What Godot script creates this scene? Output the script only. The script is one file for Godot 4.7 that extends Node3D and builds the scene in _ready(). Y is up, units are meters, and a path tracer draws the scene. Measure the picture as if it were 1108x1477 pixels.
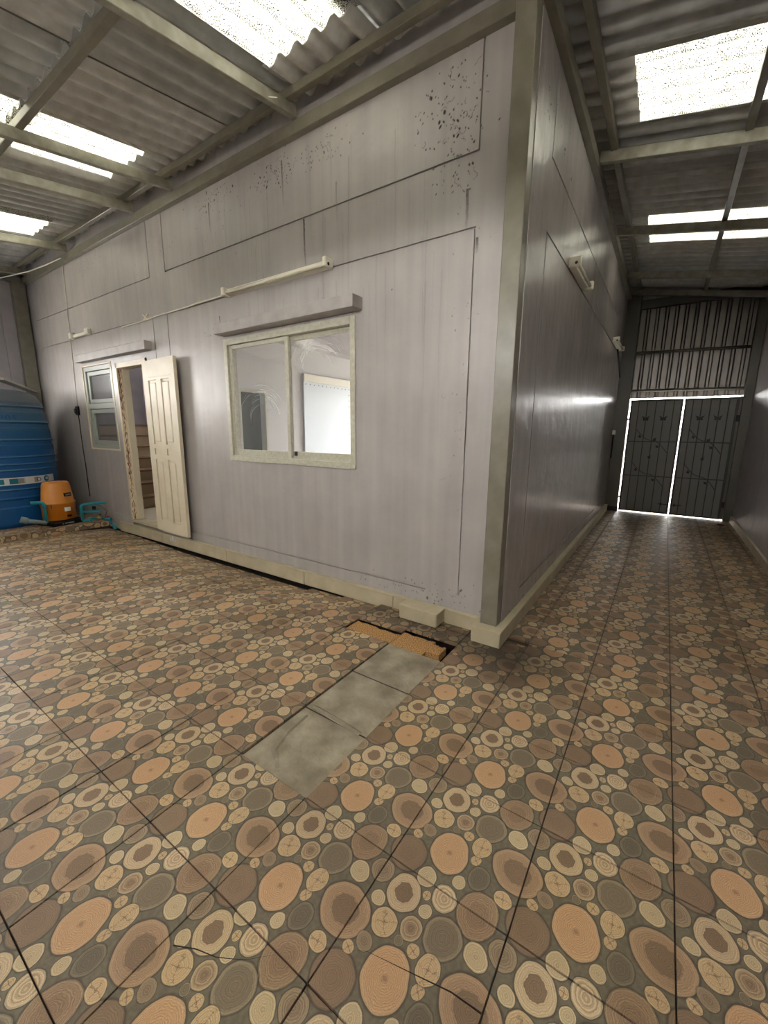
extends Node3D
# A tiled yard under a lean-to roof, wrapped round the corner of a grey panelled house.
# Origin: foot of the house corner plinth. +x right, +y up, +z towards the photographer. Metres.

const TILE := 0.4
const WL := -0.17        # face of the long house wall (plane z)
const WR := -0.05        # face of the side house wall (plane x)
const XB := -8.05        # left boundary wall (plane x)
const XR := 1.82         # right boundary wall (plane x)
const ZG := -6.25        # gate (plane z)
const RL0 := 3.90        # underside of roof sheets at the house
const SL := 0.153        # fall of the yard roof towards +z
const SR := 0.175        # fall of the passage roof towards +x

var rng := RandomNumberGenerator.new()
var M := {}
var used := {}

func _ready():
	rng.seed = 77
	setup_view()
	make_materials()
	build_floor()
	build_house_walls()
	build_boundary()
	build_roof()
	build_column_and_skirting()
	build_window_large()
	build_window_small()
	build_door()
	build_interior()
	build_gate()
	build_lights()
	build_tank()
	build_pump()
	build_pipes()
	build_cables()
	build_outside()

# ---------------------------------------------------------------- camera, sky
func setup_view():
	var cam := Camera3D.new()
	cam.name = "camera"
	cam.fov = 102.724
	cam.near = 0.02
	cam.far = 200.0
	cam.keep_aspect = Camera3D.KEEP_HEIGHT
	var bx := Vector3(0.8281515, 0.0088623, -0.5604342)
	var by := Vector3(-0.1154629, 0.9811274, -0.1551042)
	var bz := Vector3(0.5484828, 0.1931591, 0.8135454)
	cam.transform = Transform3D(Basis(bx, by, bz).orthonormalized(), Vector3(0.755, 1.42, 2.513))
	add_child(cam)
	cam.current = true
	var env := Environment.new()
	env.background_mode = Environment.BG_SKY
	var sky := Sky.new()
	var sm := ProceduralSkyMaterial.new()
	sm.sky_top_color = Color(1.0, 0.99, 0.975)
	sm.sky_horizon_color = Color(1.0, 0.99, 0.975)
	sm.ground_bottom_color = Color(0.5, 0.5, 0.5)
	sm.ground_horizon_color = Color(0.7, 0.7, 0.7)
	sm.sky_energy_multiplier = 3.2
	sm.ground_energy_multiplier = 2.0
	sm.sky_cover_modulate = Color(1, 1, 1)
	sky.sky_material = sm
	env.sky = sky
	env.tonemap_mode = Environment.TONE_MAPPER_LINEAR
	env.tonemap_exposure = 2.9
	env.sdfgi_enabled = true
	env.ssao_enabled = true
	env.ssil_enabled = true
	var we := WorldEnvironment.new()
	we.name = "world_environment"
	we.environment = env
	add_child(we)

# ---------------------------------------------------------------- mesh helpers
func S(smooth := false) -> SurfaceTool:
	var s := SurfaceTool.new()
	s.begin(Mesh.PRIMITIVE_TRIANGLES)
	s.set_smooth_group(0 if smooth else -1)
	return s

func tri(s: SurfaceTool, a: Vector3, b: Vector3, c: Vector3, n: Vector3, ua := Vector2.ZERO, ub := Vector2.ZERO, uc := Vector2.ZERO):
	if (b - a).cross(c - a).dot(n) > 0.0:
		s.set_uv(ua); s.add_vertex(a)
		s.set_uv(uc); s.add_vertex(c)
		s.set_uv(ub); s.add_vertex(b)
	else:
		s.set_uv(ua); s.add_vertex(a)
		s.set_uv(ub); s.add_vertex(b)
		s.set_uv(uc); s.add_vertex(c)

func quad(s: SurfaceTool, a: Vector3, b: Vector3, c: Vector3, d: Vector3, n: Vector3, ua := Vector2(0, 1), ub := Vector2(1, 1), uc := Vector2(1, 0), ud := Vector2(0, 0)):
	tri(s, a, b, c, n, ua, ub, uc)
	tri(s, a, c, d, n, ua, uc, ud)

func commit(s: SurfaceTool) -> ArrayMesh:
	s.generate_normals()
	return s.commit()

func numbered(called: String) -> String:
	if not used.has(called):
		used[called] = 0
		return called
	used[called] += 1
	return "%s_%03d" % [called, used[called]]

func node(called: String, mesh: Mesh, m: Material, parent: Node = null, at := Transform3D()) -> MeshInstance3D:
	var o := MeshInstance3D.new()
	o.mesh = mesh
	o.material_override = m
	o.transform = at
	if parent == null:
		o.name = numbered(called)
		add_child(o)
	else:
		o.name = called
		parent.add_child(o, true)
	return o

func obj(called: String, s: SurfaceTool, m: Material, parent: Node = null) -> MeshInstance3D:
	return node(called, commit(s), m, parent)

func base(called: String, at := Vector3.ZERO) -> Node3D:
	var o := Node3D.new()
	o.name = numbered(called)
	o.position = at
	add_child(o)
	return o

func tag(o: Node, label: String, category: String, group := ""):
	o.set_meta("label", label)
	o.set_meta("category", category)
	if group != "":
		o.set_meta("group", group)

func struct(o: Node, label: String):
	o.set_meta("kind", "structure")
	o.set_meta("label", label)

func bx(s: SurfaceTool, lo: Vector3, hi: Vector3, bev := 0.0, xf := Transform3D()):
	# box with chamfered edges
	var c := (lo + hi) * 0.5
	var h := (hi - lo).abs() * 0.5
	var b: float = minf(bev, minf(h.x, minf(h.y, h.z)) * 0.9)
	var put := func(p: Vector3) -> Vector3: return xf * (c + p)
	for ax in 3:
		var u := (ax + 1) % 3
		var v := (ax + 2) % 3
		for sg in [-1.0, 1.0]:
			var n := Vector3.ZERO
			n[ax] = sg
			var pts := []
			for q in [[-1, -1], [1, -1], [1, 1], [-1, 1]]:
				var p := Vector3.ZERO
				p[ax] = sg * h[ax]
				p[u] = q[0] * (h[u] - b)
				p[v] = q[1] * (h[v] - b)
				pts.append(put.call(p))
			quad(s, pts[0], pts[1], pts[2], pts[3], xf.basis * n)
	if b <= 0.0:
		return
	for ax in 3:
		var u := (ax + 1) % 3
		var v := (ax + 2) % 3
		for su in [-1.0, 1.0]:
			for sv in [-1.0, 1.0]:
				var pts := []
				for e in [-1.0, 1.0]:
					var p := Vector3.ZERO
					p[ax] = e * (h[ax] - b)
					p[u] = su * h[u]
					p[v] = sv * (h[v] - b)
					var q := Vector3.ZERO
					q[ax] = e * (h[ax] - b)
					q[u] = su * (h[u] - b)
					q[v] = sv * h[v]
					pts.append([put.call(p), put.call(q)])
				var n := Vector3.ZERO
				n[u] = su
				n[v] = sv
				quad(s, pts[0][0], pts[1][0], pts[1][1], pts[0][1], xf.basis * n)
	for sx in [-1.0, 1.0]:
		for sy in [-1.0, 1.0]:
			for sz in [-1.0, 1.0]:
				var n := Vector3(sx, sy, sz)
				var a := Vector3(sx * h.x, sy * (h.y - b), sz * (h.z - b))
				var d := Vector3(sx * (h.x - b), sy * h.y, sz * (h.z - b))
				var e := Vector3(sx * (h.x - b), sy * (h.y - b), sz * h.z)
				tri(s, put.call(a), put.call(d), put.call(e), xf.basis * n)

func boxobj(called: String, lo: Vector3, hi: Vector3, m: Material, parent: Node = null, bev := 0.004, xf := Transform3D()) -> MeshInstance3D:
	var s := S()
	bx(s, lo, hi, bev, xf)
	return obj(called, s, m, parent)

func tube(s: SurfaceTool, path: PackedVector3Array, r: float, seg := 8, cap := true):
	var rings := []
	var side := Vector3.ZERO
	for i in path.size():
		var t: Vector3
		if i == 0: t = path[1] - path[0]
		elif i == path.size() - 1: t = path[i] - path[i - 1]
		else: t = (path[i] - path[i - 1]).normalized() + (path[i + 1] - path[i]).normalized()
		t = t.normalized()
		if side == Vector3.ZERO:
			side = t.cross(Vector3.UP if absf(t.y) < 0.9 else Vector3.RIGHT).normalized()
		side = (side - t * side.dot(t)).normalized()
		var up := side.cross(t)
		var ring := []
		for k in seg:
			var a := TAU * k / seg
			ring.append(path[i] + (side * cos(a) + up * sin(a)) * r)
		rings.append(ring)
	for i in rings.size() - 1:
		for k in seg:
			var k2 := (k + 1) % seg
			var n: Vector3 = rings[i][k] + rings[i][k2] - path[i] * 2.0
			quad(s, rings[i][k], rings[i][k2], rings[i + 1][k2], rings[i + 1][k], n)
	if cap:
		for k in seg:
			var k2 := (k + 1) % seg
			tri(s, path[0], rings[0][k], rings[0][k2], path[0] - path[1])
			var e := rings.size() - 1
			tri(s, path[e], rings[e][k], rings[e][k2], path[e] - path[e - 1])

func tubeobj(called: String, pts: Array, r: float, m: Material, parent: Node = null, seg := 8) -> MeshInstance3D:
	var s := S(true)
	tube(s, PackedVector3Array(pts), r, seg)
	return obj(called, s, m, parent)

func lathe(s: SurfaceTool, c: Vector3, prof: Array, seg := 48, a0 := 0.0, a1 := TAU):
	# prof: [[r, y], ...] from bottom to top
	for i in prof.size() - 1:
		for k in seg:
			var t0 := a0 + (a1 - a0) * k / seg
			var t1 := a0 + (a1 - a0) * (k + 1) / seg
			var p := []
			for q in [[i, t0], [i, t1], [i + 1, t1], [i + 1, t0]]:
				var pr = prof[q[0]]
				p.append(c + Vector3(pr[0] * cos(q[1]), pr[1], pr[0] * sin(q[1])))
			var tm := (t0 + t1) * 0.5
			var dr: float = prof[i + 1][0] - prof[i][0]
			var dy: float = prof[i + 1][1] - prof[i][1]
			var n := Vector3(cos(tm) * dy, -dr, sin(tm) * dy)
			var uv := [Vector2(float(k) / seg, 1.0 - float(i) / (prof.size() - 1)), Vector2(float(k + 1) / seg, 1.0 - float(i) / (prof.size() - 1)), Vector2(float(k + 1) / seg, 1.0 - float(i + 1) / (prof.size() - 1)), Vector2(float(k) / seg, 1.0 - float(i + 1) / (prof.size() - 1))]
			quad(s, p[0], p[1], p[2], p[3], n, uv[0], uv[1], uv[2], uv[3])

func prism(s: SurfaceTool, poly: PackedVector2Array, o: Vector3, u: Vector3, v: Vector3, depth: float):
	# extrude a polygon drawn in the plane o + u*x + v*y along u x v by depth
	var n := u.cross(v).normalized()
	var idx := Geometry2D.triangulate_polygon(poly)
	for i in range(0, idx.size(), 3):
		var a := o + u * poly[idx[i]].x + v * poly[idx[i]].y
		var b := o + u * poly[idx[i + 1]].x + v * poly[idx[i + 1]].y
		var c := o + u * poly[idx[i + 2]].x + v * poly[idx[i + 2]].y
		tri(s, a, b, c, -n)
		tri(s, a + n * depth, b + n * depth, c + n * depth, n)
	var cw := Geometry2D.is_polygon_clockwise(poly)
	for i in poly.size():
		var p := poly[i]
		var q := poly[(i + 1) % poly.size()]
		var e := q - p
		var out := Vector2(e.y, -e.x) * (-1.0 if cw else 1.0)
		var a := o + u * p.x + v * p.y
		var b := o + u * q.x + v * q.y
		quad(s, a, b, b + n * depth, a + n * depth, u * out.x + v * out.y)

func sheet(s: SurfaceTool, o: Vector3, u: Vector3, v: Vector3, n: Vector3, us: Array, vs: Array, rects: Array, thick: float):
	# A wall slab cut into a grid. rects: [u0, v0, u1, v1, depth]; depth >= thick is an opening, less is a groove.
	var du := {}
	var dv := {}
	for x in us: du[snappedf(x, 0.0001)] = true
	for y in vs: dv[snappedf(y, 0.0001)] = true
	for r in rects:
		for x in [r[0], r[2]]: du[snappedf(x, 0.0001)] = true
		for y in [r[1], r[3]]: dv[snappedf(y, 0.0001)] = true
	var U := du.keys(); U.sort()
	var V := dv.keys(); V.sort()
	var nu := U.size() - 1
	var nv := V.size() - 1
	var D := []
	for i in nu:
		var col := []
		for j in nv:
			var d := 0.0
			var cu: float = (U[i] + U[i + 1]) * 0.5
			var cv: float = (V[j] + V[j + 1]) * 0.5
			for r in rects:
				if cu > r[0] and cu < r[2] and cv > r[1] and cv < r[3]:
					d = maxf(d, r[4])
			col.append(minf(d, thick))
		D.append(col)
	var w: float = U[nu] - U[0]
	var h: float = V[nv] - V[0]
	var P := func(x: float, y: float, d: float) -> Vector3: return o + u * x + v * y - n * d
	var T := func(x: float, y: float) -> Vector2: return Vector2((x - U[0]) / w, 1.0 - (y - V[0]) / h)
	for i in nu:
		for j in nv:
			var d: float = D[i][j]
			var x0: float = U[i]; var x1: float = U[i + 1]; var y0: float = V[j]; var y1: float = V[j + 1]
			if d < thick:
				quad(s, P.call(x0, y0, d), P.call(x1, y0, d), P.call(x1, y1, d), P.call(x0, y1, d), n, T.call(x0, y0), T.call(x1, y0), T.call(x1, y1), T.call(x0, y1))
				quad(s, P.call(x0, y0, thick), P.call(x1, y0, thick), P.call(x1, y1, thick), P.call(x0, y1, thick), -n, T.call(x0, y0), T.call(x1, y0), T.call(x1, y1), T.call(x0, y1))
			for e in [[1, 0, x1, y0, x1, y1, u], [-1, 0, x0, y0, x0, y1, -u], [0, 1, x0, y1, x1, y1, v], [0, -1, x0, y0, x1, y0, -v]]:
				var ii: int = i + e[0]
				var jj: int = j + e[1]
				var dn: float = thick
				if ii >= 0 and jj >= 0 and ii < nu and jj < nv:
					dn = D[ii][jj]
				if d < dn:
					var uv: Vector2 = T.call(e[2], e[3])
					quad(s, P.call(e[2], e[3], d), P.call(e[4], e[5], d), P.call(e[4], e[5], dn), P.call(e[2], e[3], dn), e[6], uv, uv, uv, uv)

# ---------------------------------------------------------------- textures and materials
func noise(sd: int, f: float, oct := 4) -> FastNoiseLite:
	var n := FastNoiseLite.new()
	n.seed = sd
	n.noise_type = FastNoiseLite.TYPE_SIMPLEX_SMOOTH
	n.frequency = f
	n.fractal_octaves = oct
	return n

func noise_map(sd: int, f: float, w: int, h: int, lo: Color, hi: Color, oct := 4, stretch := Vector2.ONE, contrast := 1.0) -> ImageTexture:
	# seamless two-colour noise; stretch lengthens the grain
	var sw := int(w / stretch.x)
	var sh := int(h / stretch.y)
	var im := noise(sd, f, oct).get_seamless_image(sw, sh)
	im.convert(Image.FORMAT_L8)
	if sw != w or sh != h:
		im.resize(w, h, Image.INTERPOLATE_CUBIC)
	var src := im.get_data()
	var data := PackedByteArray()
	data.resize(w * h * 3)
	var lut := []
	for i in 256:
		var t := clampf((i / 255.0 - 0.5) * contrast + 0.5, 0, 1)
		lut.append(lo.lerp(hi, t))
	for i in w * h:
		var c: Color = lut[src[i]]
		data[i * 3] = int(c.r * 255.0)
		data[i * 3 + 1] = int(c.g * 255.0)
		data[i * 3 + 2] = int(c.b * 255.0)
	return ImageTexture.create_from_image(Image.create_from_data(w, h, false, Image.FORMAT_RGB8, data))

func mat(col: Color, rough := 0.6, metal := 0.0, spec := 0.5) -> StandardMaterial3D:
	var m := StandardMaterial3D.new()
	m.albedo_color = col
	m.roughness = rough
	m.metallic = metal
	m.metallic_specular = spec
	return m

func tri_tex(m: StandardMaterial3D, t: Texture2D, metres: float, sharp := 8.0):
	m.albedo_texture = t
	m.uv1_triplanar = true
	m.uv1_world_triplanar = true
	m.uv1_triplanar_sharpness = sharp
	m.uv1_scale = Vector3.ONE / metres

func relief(m: StandardMaterial3D, t: Texture2D, cm: float):
	m.heightmap_enabled = true
	m.heightmap_texture = t
	m.heightmap_scale = cm

func tile_print() -> ImageTexture:
	# the printed face of one floor tile: sawn wood slices on a dull olive ground
	var n := 1024
	var data := PackedByteArray()
	data.resize(n * n * 3)
	var nz := noise(5, 0.02, 3)
	var src := nz.get_seamless_image(n, n).get_data()
	var fine := noise(9, 0.16, 3).get_seamless_image(n, n).get_data()
	for i in n * n:
		var k: float = 0.86 + 0.2 * (src[i] / 255.0) + 0.12 * (fine[i] / 255.0 - 0.5)
		data[i * 3] = int(118 * k)
		data[i * 3 + 1] = int(109 * k)
		data[i * 3 + 2] = int(92 * k)
	# [u, v, radius a, radius b, turn, kind]
	var slices := [
		[0.404, 0.690, 0.182, 0.161, 1.61, "orange"], [0.109, 0.884, 0.162, 0.150, 1.57, "plain"], [0.928, 0.528, 0.198, 0.183, -3.11, "core"],
		[0.774, 0.000, 0.176, 0.145, 1.93, "rings"], [0.621, 0.277, 0.147, 0.130, 1.89, "grey"], [0.240, 0.178, 0.141, 0.133, 1.66, "donut"],
		[0.221, 0.429, 0.099, 0.095, 2.46, "cross"], [0.405, 0.353, 0.084, 0.078, 1.66, "target"], [0.368, 0.466, 0.034, 0.033, 1.52, "grey"],
		[0.485, 0.459, 0.047, 0.043, 2.01, "cross"], [0.169, 0.605, 0.062, 0.058, -2.53, "greyring"], [0.095, 0.694, 0.044, 0.040, -2.63, "cross"],
		[0.898, 0.791, 0.070, 0.062, -3.05, "cross"], [0.689, 0.749, 0.101, 0.083, 1.85, "dark"], [0.566, 0.867, 0.059, 0.050, 1.87, "light"],
		[0.616, 0.627, 0.047, 0.039, 2.00, "cross"], [0.618, 0.493, 0.097, 0.079, 1.89, "cross"], [0.333, 0.973, 0.085, 0.075, 1.53, "light"],
		[0.398, 0.096, 0.035, 0.031, 1.53, "cross"], [0.520, 0.040, 0.104, 0.092, 1.73, "loop"], [0.439, 0.199, 0.053, 0.048, 1.95, "light"],
		[0.094, 0.321, 0.057, 0.056, 0.81, "light"], [0.008, 0.131, 0.096, 0.094, 1.06, "greyring"], [0.857, 0.244, 0.087, 0.082, -2.60, "light"]]
	# kind: [bark edge, wood, heart, heart share, ring count, ring strength, radial cracks]
	var look := {
		"orange": [Color8(190, 152, 111), Color8(186, 145, 103), Color8(152, 113, 79), 0.18, 15.0, 0.07, 0.0],
		"plain": [Color8(126, 103, 80), Color8(131, 106, 82), Color8(128, 103, 79), 0.5, 7.0, 0.03, 0.0],
		"core": [Color8(170, 138, 104), Color8(158, 127, 96), Color8(124, 99, 75), 0.58, 13.0, 0.05, 0.0],
		"rings": [Color8(150, 124, 94), Color8(146, 118, 89), Color8(136, 108, 81), 0.55, 9.0, 0.09, 0.0],
		"grey": [Color8(142, 129, 103), Color8(122, 108, 86), Color8(118, 103, 82), 0.75, 5.0, 0.05, 0.0],
		"donut": [Color8(186, 163, 127), Color8(184, 160, 124), Color8(126, 101, 77), 0.56, 6.0, 0.04, 0.0],
		"cross": [Color8(192, 165, 122), Color8(186, 157, 115), Color8(166, 130, 90), 0.2, 4.0, 0.04, 1.0],
		"target": [Color8(186, 163, 126), Color8(156, 131, 100), Color8(134, 108, 82), 0.4, 4.0, 0.12, 0.0],
		"greyring": [Color8(152, 132, 101), Color8(140, 120, 94), Color8(132, 110, 86), 0.5, 5.0, 0.09, 0.0],
		"dark": [Color8(124, 113, 91), Color8(106, 95, 77), Color8(104, 92, 75), 0.7, 4.0, 0.05, 0.0],
		"light": [Color8(192, 172, 133), Color8(181, 161, 124), Color8(174, 150, 114), 0.3, 5.0, 0.05, 0.0],
		"loop": [Color8(196, 175, 139), Color8(184, 160, 124), Color8(178, 154, 119), 0.4, 4.0, 0.16, 0.0]}
	var id := 0
	for sl in slices:
		id += 1
		var L = look[sl[5]]
		var cx: float = sl[0] * n
		var cy: float = sl[1] * n
		var ra: float = sl[2] * n
		var rb: float = sl[3] * n
		var ca := cos(sl[4])
		var sa := sin(sl[4])
		var R := int(maxf(ra, rb) * 1.16) + 2
		var p1 := fmod(id * 2.399, TAU)
		var p2 := fmod(id * 4.13, TAU)
		var fade := func(c: Color) -> Color:
			var g := c.get_luminance()
			return Color(lerpf(c.r, g, 0.2) * 1.08, lerpf(c.g, g, 0.2) * 1.07, lerpf(c.b, g, 0.2) * 1.06)
		var edge: Color = fade.call(L[0])
		var wood: Color = fade.call(L[1])
		var heart: Color = fade.call(L[2])
		var hs: float = L[3]
		for py in range(int(cy) - R, int(cy) + R + 1):
			var wy := posmod(py, n)
			for px in range(int(cx) - R, int(cx) + R + 1):
				var dx := px - cx
				var dy := py - cy
				var ex := (dx * ca + dy * sa) / ra
				var ey := (-dx * sa + dy * ca) / rb
				var q := sqrt(ex * ex + ey * ey)
				if q > 1.14:
					continue
				var a := atan2(ey, ex)
				var lim := 1.0 + 0.022 * sin(2.0 * a + p1) + 0.02 * sin(3.0 * a + p2) + 0.012 * sin(5.0 * a + p1) + 0.008 * sin(9.0 * a + p2)
				q /= lim
				var at := (wy * n + posmod(px, n)) * 3
				if q > 1.0:
					# printed dark outline
					var sh := 1.0 - 0.32 * clampf(1.0 - (q - 1.0) / 0.1, 0.0, 1.0)
					data[at] = int(data[at] * sh)
					data[at + 1] = int(data[at + 1] * sh)
					data[at + 2] = int(data[at + 2] * sh)
					continue
				var wob := (src[wy * n + posmod(px, n)] / 255.0 - 0.5)
				var qq := q + wob * 0.13
				var c := wood
				if qq < hs:
					c = wood.lerp(heart, clampf((hs - qq) / (0.05 if hs > 0.35 else hs), 0, 1))
				elif q > 0.8:
					c = wood.lerp(edge, clampf((qq - 0.8) / 0.12, 0, 1))
				var k: float = 1.0 + L[5] * 0.7 * sin(qq * L[4] * TAU) * smoothstep(0.0, 0.3, q + 0.1) + 0.10 * sin((q + wob * 0.06) * ra * 0.42) * (0.55 + wob)
				k *= 0.82 + 0.37 * (fine[wy * n + posmod(px, n)] / 255.0)
				k *= 1.0 - 0.2 * smoothstep(0.955, 1.0, q)
				if L[6] > 0.0 and q < 0.93:
					for kk in 4:
						var da := absf(wrapf(a + sl[4] - kk * PI / 2.0 - p1 + wob * 0.8, -PI, PI))
						if da * q * ra < 1.6 + 0.012 * n * 0.12:
							k *= 0.78
				data[at] = clampi(int(c.r * 255.0 * k), 0, 255)
				data[at + 1] = clampi(int(c.g * 255.0 * k), 0, 255)
				data[at + 2] = clampi(int(c.b * 255.0 * k), 0, 255)
	return ImageTexture.create_from_image(Image.create_from_data(n, n, false, Image.FORMAT_RGB8, data))

func wall_paint(w: int, h: int, wm: float, hm: float, sd: int, marks: Array, specks: Array) -> ImageTexture:
	# worn grey paint: faint vertical brush streaks, drips and black mould. marks: [x, y top, length, width, strength]; specks: [x, y, spread x, spread y, count, strength]
	var st := noise(sd, 0.03, 3).get_seamless_image(w, maxi(h / 24, 8))
	st.convert(Image.FORMAT_L8)
	st.resize(w, h, Image.INTERPOLATE_CUBIC)
	var streak := st.get_data()
	var blot := noise(sd + 1, 0.006, 4).get_seamless_image(w, h).get_data()
	var v := PackedFloat32Array()
	v.resize(w * h)
	for i in w * h:
		v[i] = 0.90 + 0.07 * (streak[i] / 255.0) + 0.08 * (blot[i] / 255.0 - 0.3)
	var r := RandomNumberGenerator.new()
	r.seed = sd
	var sx := w / wm
	var sy := h / hm
	for m in marks:
		var x: float = m[0] * sx
		var y0 := int((hm - m[1]) * sy)
		var len := int(m[2] * sy)
		var half: float = m[3] * sx * 0.5
		for y in len:
			var yy := y0 + y
			if yy < 0 or yy >= h: continue
			x += r.randf_range(-0.25, 0.25)
			var f: float = m[4] * (1.0 - float(y) / len) * r.randf_range(0.7, 1.0)
			for xx in range(int(x - half - 1), int(x + half + 2)):
				if xx < 0 or xx >= w: continue
				v[yy * w + xx] *= 1.0 - f * clampf(half + 1.0 - absf(xx - x), 0, 1)
	for m in specks:
		for k in int(m[4]):
			var x := int((m[0] + r.randfn(0, 1) * m[2]) * sx)
			var y := int((hm - m[1] + r.randfn(0, 1) * m[3]) * sy)
			var rad := r.randf_range(0.3, 1.0) * (2.2 if r.randf() < 0.1 else 1.0)
			var tilt := r.randf_range(-1.5, 1.5)
			for yy in range(y - 4, y + 5):
				for xx in range(x - 4, x + 5):
					if xx < 0 or yy < 0 or xx >= w or yy >= h: continue
					var d := Vector2((xx - x) + (yy - y) * tilt * 0.4, (yy - y) * 0.7).length()
					v[yy * w + xx] *= 1.0 - m[5] * clampf(rad + 0.6 - d, 0, 1)
	for m in specks:
		for k in int(m[4] * 0.14):
			var p := Vector2((m[0] + r.randfn(0, 1) * m[2]) * sx, (hm - m[1] + r.randfn(0, 1) * m[3]) * sy)
			var dir := r.randf_range(0, TAU)
			for t in r.randi_range(8, 34):
				dir += r.randf_range(-0.6, 0.6)
				p += Vector2(cos(dir), sin(dir)) * 0.8
				var at := Vector2i(p)
				if at.x >= 0 and at.y >= 0 and at.x < w and at.y < h:
					v[at.y * w + at.x] *= 1.0 - m[5] * r.randf_range(0.1, 0.5)
	var data := PackedByteArray()
	data.resize(w * h * 3)
	for i in w * h:
		var k := clampf(v[i], 0, 1) * 255.0
		data[i * 3] = int(k)
		data[i * 3 + 1] = int(k * 0.99)
		data[i * 3 + 2] = int(k * 0.98)
	return ImageTexture.create_from_image(Image.create_from_data(w, h, false, Image.FORMAT_RGB8, data))

func dirty_sheet(sd: int, n: int) -> ImageTexture:
	# translucent sheet seen with grit lying on it, thicker along the troughs (four waves to the picture)
	var a := noise(sd, 0.16, 2).get_seamless_image(n, n).get_data()
	var b := noise(sd + 1, 0.02, 3).get_seamless_image(n, n).get_data()
	var data := PackedByteArray()
	data.resize(n * n * 3)
	for y in n:
		for x in n:
			var i := y * n + x
			var trough := 0.5 - 0.5 * sin(x * 4.0 * TAU / n + 0.3 * sin(y * TAU * 2.0 / n))
			var t := smoothstep(0.52, 0.66, a[i] / 255.0 + 0.16 * (b[i] / 255.0 - 0.5) + 0.15 * pow(trough, 10.0))
			var c := Color(0.97, 0.97, 0.94).lerp(Color(0.12, 0.11, 0.085), t)
			data[i * 3] = int(c.r * 255)
			data[i * 3 + 1] = int(c.g * 255)
			data[i * 3 + 2] = int(c.b * 255)
	return ImageTexture.create_from_image(Image.create_from_data(n, n, false, Image.FORMAT_RGB8, data))

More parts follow.
